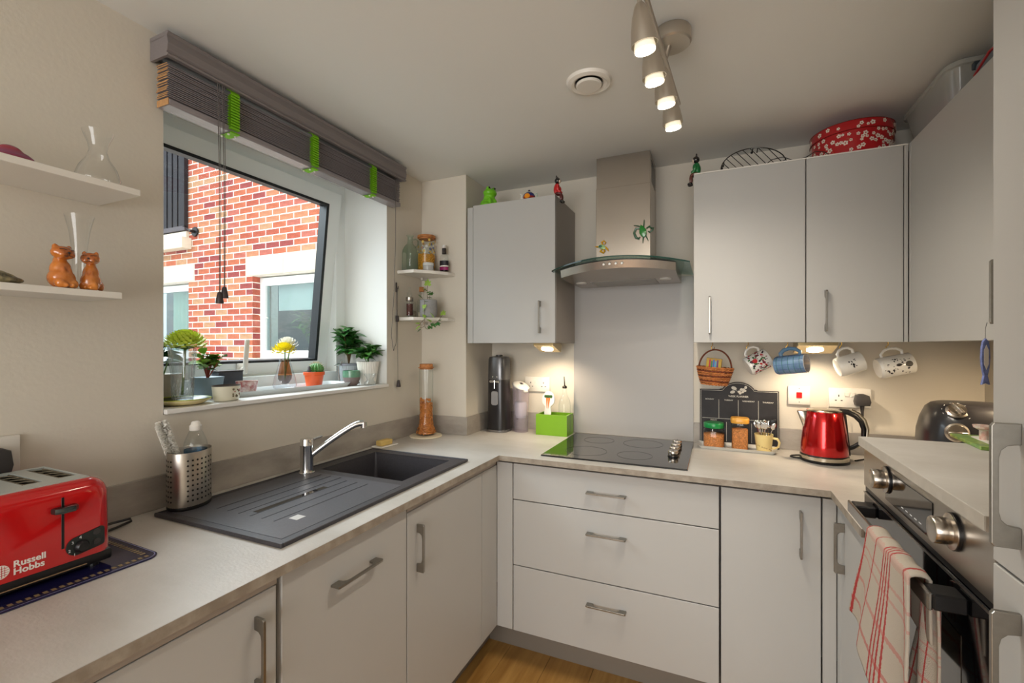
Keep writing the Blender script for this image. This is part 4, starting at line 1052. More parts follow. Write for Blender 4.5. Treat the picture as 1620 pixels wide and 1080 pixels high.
def ivy_mesh(name, m, s):
    pts = [(0, 0), (-.28, -.18), (-.62, .05), (-.42, .30), (-.55, .72), (-.22, .62), (0, 1.12), (.22, .62), (.55, .72), (.42, .30), (.62, .05), (.28, -.18)]
    b = MB(); c = b.b.verts.new((0, .35*s, .06*s)); vs = [b.b.verts.new((x*s, y*s, -.10*s*(abs(x)+abs(y-.35)))) for x, y in pts]
    for i in range(len(vs)): b.b.faces.new((c, vs[i], vs[(i+1) % len(vs)]))
    o = b.build(name, m, smooth=True); me = o.data; bpy.data.objects.remove(o); return me
def aim(loc, direction, roll=0):
    d = Vector(direction).normalized(); q = d.to_track_quat('Y', 'Z'); e = (q.to_matrix() @ Matrix.Rotation(roll, 3, 'Y')).to_euler(); return e
ivy = thing('ivy_plant', 'trailing ivy in a round grey concrete pot on the lower corner shelf', 'plant', (-1.345, 1.976, SB+.0003))
b = MB(); b.lathe([(0, .002), (.036, .001), (.041, .006), (.044, .030), (.044, .088), (.041, .090), (.040, .080), (.038, .075), (0, .075)], 36); b.build('pot', mat('concrete', (150, 150, 150), .8, var=.1, vscale=30, bump=.3), ivy, smooth=True)
MB().cyl(.040, .072, .078, 24).build('soil', SOIL, ivy)
im = [ivy_mesh('leaf', LEAFG, .022), ivy_mesh('leaf', LEAFY, .024), ivy_mesh('leaf', LEAFD, .020)]
runs = [[(0, 0, .075), (.0, -.01, .11), (.004, -.016, .145), (.01, -.02, .165)], [(.01, 0, .075), (.02, -.02, .10), (.03, -.03, .115)], [(-.01, 0, .075), (-.02, -.015, .09), (-.028, -.02, .105)],
        [(.005, -.03, .075), (.008, -.048, .085), (.010, -.052, .04), (.012, -.052, -.01), (.016, -.056, -.045), (.030, -.058, -.062), (.05, -.05, -.055), (.075, -.04, -.03), (.09, -.035, -.012), (.105, -.03, .012)],
        [(.012, -.052, -.01), (-.005, -.06, -.03), (-.018, -.06, -.045)], [(.016, -.056, -.045), (0, -.062, -.055), (-.012, -.062, -.05)]]
rr = random.Random(11)
for r_ in runs:
    b = MB(); b.tube(r_, .0011, 5); b.build('stem', STEM, ivy, smooth=True)
lf = [((.008, -.02, .165), (.2, -.2, 1), 1, 1.3), ((0, -.016, .14), (-.6, -.4, .6), 1, 1), ((.01, -.02, .13), (.8, -.3, .2), 0, 1.1), ((.02, -.02, .10), (.5, -.6, .3), 0, 1), ((.03, -.03, .115), (.7, -.3, .7), 0, 1.2), ((-.02, -.015, .09), (-.7, -.5, .3), 2, 1.2), ((-.028, -.02, .105), (-.5, -.4, .8), 0, 1.1), ((.01, -.03, .085), (.2, -.9, .0), 0, 1),
      ((.01, -.053, .06), (.1, -.4, -1), 1, .9), ((.01, -.053, .04), (-.3, -.4, -.8), 1, .8), ((.012, -.053, .01), (.3, -.4, -.7), 1, .8), ((-.018, -.06, -.045), (-.5, -.4, -.4), 1, 1.2), ((-.015, -.06, -.03), (-.8, -.3, .3), 1, .9), ((-.01, -.06, -.06), (-.6, -.5, -.5), 0, 1), ((.045, -.05, -.057), (.1, -.6, .8), 2, 1.2), ((.06, -.045, -.045), (.3, -.5, .7), 2, 1.4), ((.075, -.04, -.03), (.9, -.3, -.2), 2, 1.4), ((.085, -.036, -.02), (.6, -.5, .5), 0, 1.1), ((.105, -.03, .012), (.3, -.3, .9), 1, 1.1), ((.05, -.05, -.02), (-.5, -.5, .6), 1, 1.2), ((.06, -.04, .0), (-.2, -.4, .8), 1, 1.3), ((.03, -.058, -.06), (0, -.7, .5), 0, .9)]
for p, d_, k, s_ in lf: inst('leaf', im[k], ivy, p, aim(p, (d_[0], d_[1], d_[2]-.3), rr.uniform(-.5, .5)), (s_, s_, s_))
def bush(t, base, hgt, spread, n, meshes, stemm, seed, nst=5, lean=(0, 0), dens=1):
    rr = random.Random(seed); tops = []
    b = MB()
    for k in range(nst):
        a = 2*PI*k/nst+rr.random(); r = spread*rr.uniform(.2, 1)
        top = Vector((base[0]+lean[0]+r*math.cos(a), base[1]+lean[1]+r*math.sin(a), base[2]+hgt*rr.uniform(.65, 1)))
        mid = Vector(base).lerp(top, .5)+Vector((rr.uniform(-.01, .01), rr.uniform(-.01, .01), .01)); tops.append((Vector(base), mid, top))
        b.tube([base, mid, top], [.0022, .0016, .001], 5)
    b.build('stem', stemm, t, smooth=True)
    for i in range(n):
        s0, mid, top = tops[i % nst]; f = rr.uniform(.35, 1.0)
        p = (s0.lerp(mid, f*2) if f < .5 else mid.lerp(top, f*2-1))
        a = rr.random()*2*PI; d = Vector((math.cos(a), math.sin(a), rr.uniform(-.1, .9)))
        inst('leaf', meshes[rr.randrange(len(meshes))], t, p, aim(p, d, rr.uniform(-.4, .4)), (rr.uniform(.7, 1.1),)*3)
def chrys(parent, name, c, r, h, mats, seed, n=130, dome=1.0, down=0):
    rr = random.Random(seed); b = MB()
    for i in range(n):
        t = (i+.5)/n; th = t*PI*.52*dome; a = i*2.39996
        b.mi = 0 if t < .5 or len(mats) == 1 else 1
        d = Vector((math.sin(th)*math.cos(a), math.sin(th)*math.sin(a), math.cos(th)*1.0))
        L = r*rr.uniform(.92, 1.05); side = Vector((-math.sin(a), math.cos(a), 0))*(r*.13)
        def pt(f, lift): return Vector(c)+Vector((d.x*L*f, d.y*L*f, d.z*h*f+lift))
        q = [pt(.45, 0), pt(.82, -.04*h), pt(1.0, .07*h)]
        A = [b.b.verts.new(q[0]+side*.5), b.b.verts.new(q[0]-side*.5)]; B = [b.b.verts.new(q[1]+side), b.b.verts.new(q[1]-side)]; D = [b.b.verts.new(q[2]+side*.5+Vector((0, 0, r*.03))), b.b.verts.new(q[2]-side*.5+Vector((0, 0, r*.03)))]
        for f in ((A[0], A[1], B[1], B[0]), (B[0], B[1], D[1], D[0])): b.b.faces.new(f).material_index = b.mi
    return b.build(name, mats, parent, normals=False)
CHG = mat('bloom_green', (206, 222, 84), .6, var=.15, vscale=40); CHY = mat('bloom_yellow', (238, 222, 44), .6, var=.1, vscale=40); CHW = mat('bloom_white', (238, 236, 226), .6)
CHGD = mat('bloom_deep', (128, 160, 44), .6)

# ================================================================ WINDOW SILL
SZ = 1.1933
sc_ = thing('plant_saucer', 'cream saucer with a green rim under the cut glass vase on the window sill', 'saucer', (-1.545, .905, SZ))
b = MB(); b.mi = 0; b.lathe([(0, .001), (.048, .001), (.055, .003), (.076, .015), (.078, .018)], 44); b.mi = 1; b.lathe([(.078, .018), (.077, .0205), (.073, .018)], 44); b.mi = 2; b.lathe([(.073, .018), (.053, .006), (0, .005)], 44)
b.build('dish', [mat('cream_glaze', (222, 210, 160), .3, coat=.3), mat('green_rim', (150, 160, 34), .3), mat('dark_glaze', (60, 62, 40), .3)], sc_, smooth=True)
v1 = thing('crystal_vase', 'flared cut crystal vase at the left end of the window sill holding a green bloom', 'vase', (-1.545, .905, SZ+.0055))
CRY = thin_glass('crystal', (.94, .96, .97), (.66, .72, .76), gloss=3.0, rough=.04, haze=.03)
b = MB()
def vf(u, v):
    a = 2*PI*u; z = .172*v; r = .027+.003*math.sin(v*3)+.011*max(0, v-.45)**1.3*2.2
    r *= 1+(.06 if v < .45 else .03)*math.cos(16*a+ (v*30 if v < .45 else 0))*(1 if v < .9 else .6)
    return (r*math.cos(a), r*math.sin(a), z+(.006*math.cos(8*a) if v > .97 else 0))
b.grid(vf, 64, 20); b.build('cut_glass', CRY, v1)
b = MB(); b.grid(lambda u, v: tuple(q*(.86 if k < 2 else 1) for k, q in enumerate(vf(u, .12+v*.86))), 48, 12); b.build('inner_wall', CRY, v1)
MB().lathe([(0, .0), (.026, 0), (.027, .014), (0, .016)], 16).build('glass_base', CRY, v1)
fl1 = thing('chrysanthemum', 'large lime green chrysanthemum bloom in the cut crystal vase', 'flower', (-1.548, .905, SZ+.030))
b = MB(); b.tube([(.0, 0, 0), (.004, .002, .07), (.0, .01, .165)], .004, 8); b.build('stem', STEMG, fl1, smooth=True)
chrys(fl1, 'bloom', (0, .010, .158), .062, .046, [CHG, CHG], 1, 190, 1.08, .012)
chrys(fl1, 'under_petals', (0, .010, .158), .052, -.014, [CHGD], 2, 50, 1.0, .02)
big = thing('leafy_houseplant', 'dark broad-leaved houseplant in a ribbed beige pot at the far left of the sill', 'plant', (-1.665, .915, SZ))
b = MB(); b.lathe([(0, .001), (.040, .001), (.050, .09), (.052, .094), (.047, .090), (0, .085)], 40); b.build('pot', mat('beige_pot', (196, 186, 168), .5), big, smooth=True)
MB().cyl(.046, .08, .088, 20).build('soil', SOIL, big)
bush(big, (0, 0, .086), .12, .05, 16, [leaf_mesh('leaf', LEAFD, .07, .022), leaf_mesh('leaf', LEAFD, .055, .02)], STEMG, 3, 5)
chrys(big, 'white_flower', (.012, .02, .21), .022, .012, [CHW], 3, 24)
bp_ = thing('begonia_plant', 'fresh green plant with red stems in a blue-grey square pot on the sill', 'plant', (-1.660, 1.055, SZ), rz=.1)
b = MB(); b.lathe([(0, .001), (.034, .001), (.042, .072), (.043, .075), (.040, .073), (0, .066)], 40, sq=5); b.build('pot', mat('blue_grey_pot', (118, 138, 150), .5), bp_, smooth=True, ang=60)
bush(bp_, (0, 0, .066), .095, .05, 60, [leaf_mesh('leaf', LEAFY, .048, .017), leaf_mesh('leaf', LEAFY, .052, .015), leaf_mesh('leaf', LEAFG, .040, .015)], STEMR, 5, 9)
tb = thing('mesh_planter', 'dark grey mesh box planter standing behind the blue-grey pot', 'planter', (-1.712, 1.165, SZ+.0))
MB().slab([-.020, -.0185, .0185, .020], [-.048, -.0465, .0465, .048], lambda x, y: not (-.0185 < x < .0185 and -.0465 < y < .0465), .0, .090).build('wall', mat('grey_mesh', (92, 96, 104), .5, .5, bump=1, bscale=700), tb)
MB().box(-.0215, .0215, -.0495, .0495, .086, .091).build('rim', DGREY, tb)
pl = thing('patterned_planter', 'cream oval planter with a small flower print and a dark rim on the sill', 'planter', (-1.520, 1.030, SZ), rz=.15)
b = MB(); b.mi = 0; b.lathe([(0, .001), (.040, .001), (.043, .004), (.048, .050)], 44, sx=.72, sy=1.0); b.mi = 1; b.lathe([(.048, .050), (.049, .053), (.046, .053), (.044, .045)], 44, sx=.72, sy=1.0)
b.build('pot', [mat('cream_pot', (220, 216, 196), .3, coat=.3), mat('brown_rim', (70, 60, 52), .5)], pl, smooth=True)
MB().cyl(.043, .038, .042, 30, sx=.72).build('soil', SOIL, pl)
b = MB(); rr = random.Random(6)
for i in range(15):
    a = rr.uniform(-.45, .45)+.35; z = rr.uniform(.012, .042); b.mi = rr.randrange(3)
    x, y = .0475*.72*math.cos(a), .0475*math.sin(a)
    b.cyl(rr.uniform(.002, .0045), 0, .0006, 8, T(x*(.92+z*1.6), y*(.92+z*1.6), z) @ R(a, 'Z') @ R(PI/2-.1, 'Y'))
b.build('flower_print', [mat('print_brown', (120, 60, 48), .5), mat('print_rose', (170, 90, 90), .5), mat('print_olive', (110, 100, 70), .5)], pl)

ty = thing('long_tray', 'long shallow white tray of pots on the window sill', 'tray', (-1.620, 1.375, SZ), rz=-.035)
b = MB(); rg = shell(b, 0, 0, [(.060, .262, .02, .0), (.072, .278, .025, .018), (.074, .280, .026, .019), (.070, .276, .025, .018), (.060, .264, .02, .004)]); b.b.faces.new(rg[0][::-1]); b.b.faces.new(rg[-1]); b.build('tray_body', mat('tray_white', (222, 228, 230), .3), ty, smooth=True)
TZ = SZ+.0043
sp1 = thing('small_pot', 'small empty white pot with a red patterned side on the tray', 'pot', (-1.630, 1.185, TZ))
b = MB(); b.lathe([(0, .001), (.026, .001), (.029, .004), (.034, .046), (.0345, .048), (.032, .047), (.028, .012), (0, .010)], 40, sy=1.15); b.build('pot', mat('rose_pattern', (206, 188, 176), .35, col2=(150, 64, 58), vscale=52, coat=.3), sp1, smooth=True)
v2 = thing('glass_vase', 'heavy glass vase with an amber and grey core holding yellow blooms', 'vase', (-1.628, 1.352, TZ))
b = MB(); b.lathe([(0, .001), (.030, .001), (.040, .008), (.043, .022), (.038, .050), (.028, .085), (.021, .112), (.020, .126)], 40, sy=1.1); b.build('outer_glass', thin_glass('vase_glass', (.93, .95, .97), (.74, .78, .82), gloss=1.8, edgepow=.5), v2, smooth=True)
b = MB(); b.mi = 0; b.lathe([(0, .022), (.014, .026), (.025, .045), (.027, .060)], 32); b.mi = 1; b.lathe([(.027, .060), (.022, .088), (.017, .112), (.016, .125)], 32)
b.build('coloured_core', [thin_glass('grey_core', (.50, .46, .46), (.34, .34, .38), gloss=1.5), thin_glass('amber_core', (.80, .46, .24), (.60, .30, .14), gloss=1.5)], v2, smooth=True)
f2 = thing('chrysanthemum', 'yellow and white chrysanthemum blooms in the amber and grey vase', 'flower', (-1.628, 1.352, TZ+.045))
for k, q in enumerate(((0, 0), (.012, .014))):
    b = MB(); b.tube([(0, 0, 0), (q[0]*.3, q[1]*.3, .05), (q[0], q[1], .122)], .0025, 7); b.build('stem', STEMG, f2, smooth=True)
chrys(f2, 'bloom', (.006, -.010, .112), .052, .036, [CHY, CHY], 7, 110, 1.1, .022)
chrys(f2, 'bloom', (-.020, .028, .138), .046, .034, [CHW, CHW], 9, 90, 1.05, .01)['label'] = 'white bloom'
oc = thing('cactus_pot', 'round green ribbed cactus in a terracotta orange plastic pot on the tray', 'cactus', (-1.630, 1.505, TZ))
b = MB(); b.lathe([(0, .001), (.032, .001), (.040, .052), (.044, .053), (.045, .066), (.042, .067), (.041, .058), (0, .056)], 36); b.build('pot', mat('terracotta_plastic', (212, 86, 34), .4), oc, smooth=True, ang=50)
MB().cyl(.040, .056, .060, 20).build('soil', SOIL, oc)
b = MB()
b.grid(lambda u, v: ((lambda th, a, r: (r*math.sin(th)*math.cos(a)+.004, r*math.sin(th)*math.sin(a)+.008, .078+.026*math.cos(th)))(PI*v, 2*PI*u, .030*(1+.09*math.cos(14*2*PI*u)))), 84, 14)
b.build('cactus_body', mat('cactus_green', (66, 126, 58), .5, var=.2, vscale=30), oc, smooth=True)
b = MB()
for k in range(14):
    a = 2*PI*k/14
    for j in range(6):
        th = .35+j*.3; r = .0325; p = Vector((r*math.sin(th)*math.cos(a)+.004, r*math.sin(th)*math.sin(a)+.008, .078+.0285*math.cos(th)))
        for e in range(3): b.tube([p, p+Vector((math.cos(a+e-1)*math.sin(th), math.sin(a+e-1)*math.sin(th), math.cos(th)+.2))*.006], .0004, 3)
structure(b.build('spines', mat('spine', (214, 208, 170), .6), oc), 'stuff')
blob('small_cactus', [((0, -.028, .072), (.008, .008, .016)), ((.0, -.028, .084), (.006, .006, .010))], .0015, mat('grey_cactus', (92, 92, 96), .7, bump=.8, bscale=300), oc)
gc = thing('glazed_cup', 'small green and brown glazed pot without plant at the right of the tray', 'pot', (-1.560, 1.660, SZ))
b = MB(); b.mi = 0; b.lathe([(0, .001), (.022, .001), (.026, .004), (.037, .026), (.040, .040)], 40); b.mi = 1; b.lathe([(.040, .040), (.0405, .055), (.040, .070), (.0375, .071), (.036, .05), (0, .03)], 40)
b.build('pot', [mat('brown_clay', (112, 98, 94), .5, var=.1, vscale=30), mat('green_glaze', (110, 156, 128), .25, col2=(70, 116, 92), vscale=18, coat=.5)], gc, smooth=True)
gh = thing('glass_candle_holder', 'small clear glass candle holder between the glazed pot and the white pot', 'candle holder', (-1.488, 1.704, SZ))
b = MB(); b.lathe([(0, .002), (.025, .001), (.028, .006), (.025, .016), (.015, .024), (.017, .034), (.027, .050), (.029, .056)], 40); b.build('glass', thin_glass('holder_glass', (.95, .97, .98), (.74, .80, .84), gloss=1.8, edgepow=.5), gh, smooth=True)
gb = thing('glass_bird', 'clear glass bird ornament on a thin stem behind the glazed pot', 'ornament', (-1.668, 1.690, SZ))
b = MB(); b.cyl(.014, 0, .006, 20); b.tube([(0, 0, .006), (0, 0, .09)], .002, 8); b.sph((0, 0, .095), (.006, .014, .007), 12, 8); b.tube([(0, -.012, .098), (.0, -.03, .090)], [.004, .001], 6); b.tube([(0, .010, .098), (0, .018, .112), (0, .024, .108)], [.003, .004, .001], 6)
b.build('glass', mat('silver_glass', (190, 196, 196), .1, .7), gb, smooth=True)
def ribbed(b, prof, n, amp, cnt):
    rings = []
    for r, z in prof:
        rings.append([b.b.verts.new((r*(1+amp*math.cos(cnt*2*PI*i/n))*math.cos(2*PI*i/n), r*(1+amp*math.cos(cnt*2*PI*i/n))*math.sin(2*PI*i/n), z)) for i in range(n)])
    for A, B in zip(rings, rings[1:]):
        for i in range(n): b.b.faces.new((A[i], A[(i+1) % n], B[(i+1) % n], B[i]))
    return rings
wp = thing('potted_fig', 'green leafy plant in a ribbed white pot at the right end of the sill', 'plant', (-1.545, 1.742+.012, SZ))
b = MB(); rg = ribbed(b, [(.036, .001), (.052, .110), (.049, .110), (.047, .1)], 144, .022, 36); b.b.faces.new(rg[0][::-1]); b.build('pot', mat('ribbed_white', (226, 224, 216), .4), wp, smooth=True)
MB().cyl(.046, .092, .098, 24).build('soil', SOIL, wp)
fm = [leaf_mesh('leaf', LEAFG, .078, .016, .3, .3, 'long'), leaf_mesh('leaf', LEAFD, .066, .017, .3, .25), leaf_mesh('leaf', LEAFG, .060, .017, .3, .35)]
bush(wp, (0, 0, .095), .095, .050, 85, fm, STEMG, 21, 7, (-.01, 0))
gp_ = thing('potted_ficus', 'taller dark green ficus plant in a grey ribbed pot behind the white pot', 'plant', (-1.665, 1.752, SZ))
b = MB(); rg = ribbed(b, [(.036, .001), (.045, .088), (.046, .098), (.043, .098), (.042, .09)], 120, .02, 30); b.b.faces.new(rg[0][::-1]); b.build('pot', mat('grey_pot', (168, 176, 182), .5), gp_, smooth=True)
MB().lathe([(.0462, .088), (.0475, .090), (.0475, .099), (.043, .099)], 40).build('rim_band', mat('rim_grey', (128, 132, 142), .5), gp_)
MB().cyl(.042, .082, .088, 24).build('soil', SOIL, gp_)
dm = [leaf_mesh('leaf', LEAFD, .070, .022, .3, .25), leaf_mesh('leaf', LEAFD, .062, .020, .3, .3), leaf_mesh('leaf', LEAFG, .060, .020, .3, .25)]
bush(gp_, (0, 0, .086), .195, .078, 120, dm, STEM, 31, 10, (-.0, .0))
# plants seen in the window across the yard
op = thing('houseplant', 'bushy green houseplant behind the glass of the window across the yard', 'plant', (-4.52, FY+.42, 1.215))
MB().lathe([(0, .0), (.07, 0), (.09, .14), (0, .14)], 20).build('pot', DGREY, op)
bush(op, (0, 0, .14), .50, .20, 70, [leaf_mesh('leaf', LEAFG, .16, .03, .3, .4, 'long')], STEMG, 41, 10)
MB().box(-5.4, -3.9, FY+.35, FY+.62, 1.19, 1.213).build('inner_sill', WHITEW, bld)
oo = thing('white_orchid', 'white orchid behind the glass of the window across the yard', 'plant', (-4.20, FY+.28, 1.215))
b = MB(); b.tube([(0, 0, 0), (0, 0, .2), (.03, 0, .38), (.10, 0, .44)], .006, 6); b.build('stem', STEMG, oo)
for k, (x, z) in enumerate(((.02, .34), (.06, .40), (.10, .44), (.13, .42), (.10, .36), (.05, .30), (.14, .36))): chrys(oo, 'flower', (x, -.02, z), .045, .02, [CHW], k, 18)

# ================================================================ WALL SHELVES, LEFT
def wall_shelf(z, y1, xf, label):
    t = thing('wall_shelf', label, 'shelf')
    MB().box(XL+.0006, xf, .02, y1, z-.0155, z, .001).build('board', SHW, t)
    b = MB()
    for y in (.12, .36): b.box(XL+.0006, XL+.03, y, y+.012, z-.028, z-.0158)
    b.build('bracket', SHW, t)
S1, S2 = 1.7605, 1.5085
wall_shelf(S1, .656, -1.285, 'upper white floating shelf on the left wall holding clear glass')
wall_shelf(S2, .634, -1.318, 'lower white floating shelf on the left wall holding the amber cats')
gs = MB(); gs.mi = 0
def stone(u, v):
    a = 2*PI*u; r = math.sin(PI*v); zz = math.cos(PI*v)
    return (.014*r*math.cos(a), .034*r*math.sin(a)*(1 if zz < .2 else 1), .020+.022*zz-(.006 if math.sin(a) > 0 else 0)*r*max(0, zz))
tag(blob('glass_paperweight', [((0, 0, .012), (.012, .033, .012)), ((0, -.006, .020), (.010, .021, .015)), ((0, .006, .012), (.010, .024, .014))], .002, mat('ruby_glass', (150, 12, 22), .05, coat=1, col2=(120, 60, 100), vscale=14, stretch=(1, .3, 6)), None, (-1.335, .452, S1+.0003)), 'ruby red and violet glass paperweight on the upper left wall shelf', 'paperweight')
cf = thing('glass_carafe', 'clear pinched glass carafe on the upper left wall shelf', 'carafe', (-1.350, .600, S1+.0003))
JG2 = thin_glass('carafe_glass', (.985, .99, .99), (.86, .90, .92), gloss=1.8, edgepow=.3)
b = MB(); b.lathe([(0, .004), (.030, .001), (.040, .006), (.043, .018), (.036, .042), (.022, .066), (.0165, .084), (.019, .100), (.027, .120), (.030, .130)], 44, sx=1, sy=1.0); b.build('glass', JG2, cf, smooth=True)
def cat(name, label, loc, rz, face):
    t = thing(name, label, 'figurine', loc, rz)
    AMB = mat('amber_glaze', (212, 132, 52), .16, col2=(168, 88, 30), vscale=16, coat=.9)
    blob('body', [((0, 0, .022), (.024, .023, .024)), ((0, .002, .040), (.019, .018, .026)), ((0, .004, .060), (.012, .012, .016)), ((-.012, -.014, .010), (.010, .010, .011)), ((.012, -.014, .010), (.010, .010, .011)), ((-.006, -.020, .006), (.006, .008, .006)), ((.006, -.020, .006), (.006, .008, .006)), ((-.006, -.014, .028), (.005, .006, .020)), ((.006, -.014, .028), (.005, .006, .020)), ((.020, .010, .012), (.008, .012, .012))], .0018, AMB, t)
    hd_ = blob('head', [((0, -.004, .079), (.022, .016, .0155)), ((-.007, -.014, .074), (.009, .008, .008)), ((.007, -.014, .074), (.009, .008, .008)), ((-.013, -.002, .090), (.006, .005, .008)), ((.013, -.002, .090), (.006, .005, .008))], .0016, AMB, t)
    b = MB()
    b.sph((0, -.0215, .078), (.003, .002, .002), 8, 6)
    for s in (-1, 1):
        b.tube([(s*.004, -.0205, .084), (s*.009, -.0195, .086), (s*.014, -.0155, .085)], .0007, 5)
        b.tube([(0, -.0222, .076), (0, -.0222, .072)], .0005, 4); b.tube([(0, -.0224, .0715), (s*.006, -.0222, .069), (s*.013, -.0175, .0725)], .0006, 5)
    b.build('face_marks', BLACK, hd_)
    return t
cat('cat_figurine', 'larger amber glazed cat figurine leaning its head right on the lower left wall shelf', (-1.343, .530, S2+.0003), 1.75, 0).scale = (1.0, 1.12, 1.0)
cat('cat_figurine', 'smaller amber glazed cat figurine facing the room beside its partner on the lower left shelf', (-1.343, .583, S2+.0003), .95, 0).scale = (.82, .88, .94)
gv = thing('tall_glass_vase', 'tall clear flared glass vase behind the amber cats', 'vase', (-1.405, .588, S2+.0003))
b = MB(); b.lathe([(0, .004), (.020, .001), (.022, .004), (.015, .03), (.013, .07), (.015, .11), (.020, .15), (.028, .185)], 40); b.build('glass', JG2, gv, smooth=True)
tag(blob('sea_shell', [((0, 0, .008), (.022, .034, .009)), ((0, -.004, .013), (.016, .026, .011)), ((0, -.006, .018), (.010, .016, .009))], .002, mat('shell_mottled', (150, 140, 104), .35, col2=(50, 46, 40), vscale=90, coat=.3), None, (-1.350, .438, S2+.0003)), 'speckled grey and cream shell at the left end of the lower wall shelf', 'shell')

# ================================================================ BACK WORKTOP, LEFT OF HOB
sd = thing('soda_maker', 'tall black and brushed grey soda water maker in the back corner', 'soda maker', (-1.092, 2.290, WTZ))
BM = mat('black_satin', (30, 28, 30), .28, coat=.3)
b = MB(); b.lathe([(0, .012), (.059, .012), (.058, .10), (.056, .28), (.0555, .29), (0, .29)], 44, sq=3); b.build('body', BM, sd, smooth=True, ang=50)
b = MB(); b.lathe([(.057, .285), (.0575, .290), (.054, .395), (.050, .408), (.030, .412), (0, .412)], 44, sq=3); b.build('upper_shell', mat('grey_satin_metal', (112, 112, 114), .3, .85), sd, smooth=True)
b = MB(); b.lathe([(0, 0), (.063, 0), (.064, .004), (.064, .012), (.061, .014), (0, .014)], 44, sq=3); b.build('base_ring', mat('base_metal', (140, 140, 142), .25, .9), sd, smooth=True)
MB().lathe([(0, .410), (.020, .411), (.020, .417), (.017, .419), (0, .419)], 28).build('carbonate_button', BM, sd, smooth=True)
b = MB(); b.prism(rrect(0, .165, .019, .038, .012), -.0615, -.0565, 'y'); b.build('bottle_window', mat('fizz_bottle', (170, 170, 172), .12, .4), sd, loc=(0, 0, .02))
b = MB(); b.box(-.030, -.004, -.066, -.055, .268, .283, .004); b.box(.004, .030, -.066, -.055, .268, .283, .004); b.tube([(0, -.060, .282), (0, -.061, .238)], .0025, 8); b.build('clamp_and_nozzle', CHROME, sd, smooth=True)
MB().box(-.015, .015, -.0570, -.0555, .298, .303).build('name_strip', TXW, sd)
b = MB()
for i in range(13): b.box(.036, .043, -.0545, -.0535+.0, .300+i*.0062, .302+i*.0062)
b.build('vent_slits', BLACK, sd)
fj = thing('filter_jug', 'translucent mauve water filter jug with a white lid beside the soda maker', 'jug', (-.976, 2.322, WTZ), rz=-.75)
FJ = thin_glass('mauve_plastic', (.90, .84, .88), (.72, .66, .72), gloss=1.2, haze=.16)
def jug(u, v):
    a = 2*PI*u; z = .230*v+.0; rx = .047+.012*v; ry = .038+.006*v
    x, y = rx*math.cos(a), ry*math.sin(a)
    return (x, y, z+(.030-.50*x if v > .99 else 0)*.6)
b = MB(); b.grid(jug, 40, 12); b.lathe([(0, .001), (.047, .001)], 40, sy=.81); b.build('jug_body', FJ, fj, smooth=True)
b = MB()
def lid(u, v):
    a = 2*PI*u; x, y = .060*math.cos(a)*v, .045*math.sin(a)*v
    return (x, y, .250-.30*x+.014*(1-v**4)-.0)
b.grid(lid, 40, 8); o = b.build('lid', WHITE, fj, smooth=True); o.modifiers.new('s', 'SOLIDIFY').thickness = .006
MB().box(-.012, .010, -.008, .008, .2635, .2665, .001).build('indicator', DGREY, fj, rot=(0, .29, 0), loc=(-.072, 0, .012)) if False else MB().box(-.010, .010, -.007, .007, -.001, .0015).build('indicator', DGREY, fj, loc=(.008, 0, .2625), rot=(0, .30, 0))
b = MB(); b.box(.052, .070, -.012, .012, .218, .234, .004); b.build('spout_flap', WHITE, fj, rot=(0, .0, 0))
b = MB(); b.lathe([(0, .07), (.028, .075), (.032, .10), (.034, .150), (.030, .16), (0, .162)], 28); b.build('filter_cartridge', thin_glass('cartridge', (.86, .88, .94), (.7, .74, .82), gloss=.8, haze=.45), fj, smooth=True)
b = MB(); b.lathe([(0, .008), (.044, .008), (.047, .085), (0, .085)], 30, sy=.8); b.build('water', thin_glass('water', (.90, .90, .93), (.70, .68, .72), gloss=.8), fj, smooth=True)
b = MB(); b.tube([(-.055, 0, .225), (-.072, 0, .220), (-.078, 0, .16), (-.068, 0, .08), (-.046, 0, .06)], .007, 8, flat=.6); b.build('jug_handle', FJ, fj, smooth=True)

gbx = thing('green_box', 'lime green open wooden box on the worktop left of the hob', 'box', (-.781, 2.325, WTZ), rz=.0)
b = MB(); b.slab([-.085, -.078, .078, .085], [-.058, -.051, .051, .058], lambda x, y: not (-.078 < x < .078 and -.051 < y < .051), .004, .108); b.box(-.085, .085, -.058, .058, 0, .004); b.build('box_walls', LIME, gbx)
MB().box(-.0782, -.0778+.156, -.0512, .0512, .0042, .006).build('box_floor', mat('lime_dark', (90, 130, 20), .5), gbx)
ol_ = thing('oil_bottle', 'clear glass oil bottle with a metal pourer standing in the lime green box', 'bottle', (-.726, 2.325, WTZ+.0065))
b = MB(); b.lathe([(0, .002), (.030, .001), (.032, .005), (.032, .150), (.028, .175), (.015, .200), (.0115, .212), (.0115, .236), (.0135, .238), (.0135, .244)], 36); b.build('glass', JG, ol_, smooth=True)
b = MB(); b.lathe([(0, .236), (.011, .238), (.013, .246), (.008, .252), (0, .252)], 20); b.tube([(0, 0, .25), (-.001, 0, .275), (-.003, 0, .300)], [.0035, .003, .0022], 8); b.build('pourer', mat('dark_metal', (70, 66, 62), .3, .9), ol_, smooth=True)
b = MB(); b.cyl(.029, .004, .07, 24); b.build('oil', thin_glass('oil', (.95, .93, .80), (.8, .76, .5), gloss=.5), ol_, smooth=True)
sr = thing('spoon_rest', 'white ceramic spoon rest with a carrot picture propped in the lime green box', 'spoon rest', (-.818, 2.300, WTZ+.007), rot=(math.radians(-8), 0, math.radians(-6)))
pts = []
for i in range(40):
    a = 2*PI*i/40; r = .036+.0*math.cos(a)
    x = .036*math.sin(a); z = .175+.046*math.cos(a)
    if math.cos(a) < -.45: x *= .55+.45*max(0, 1-((-math.cos(a)-.45)/.55))
    pts.append((x, z))
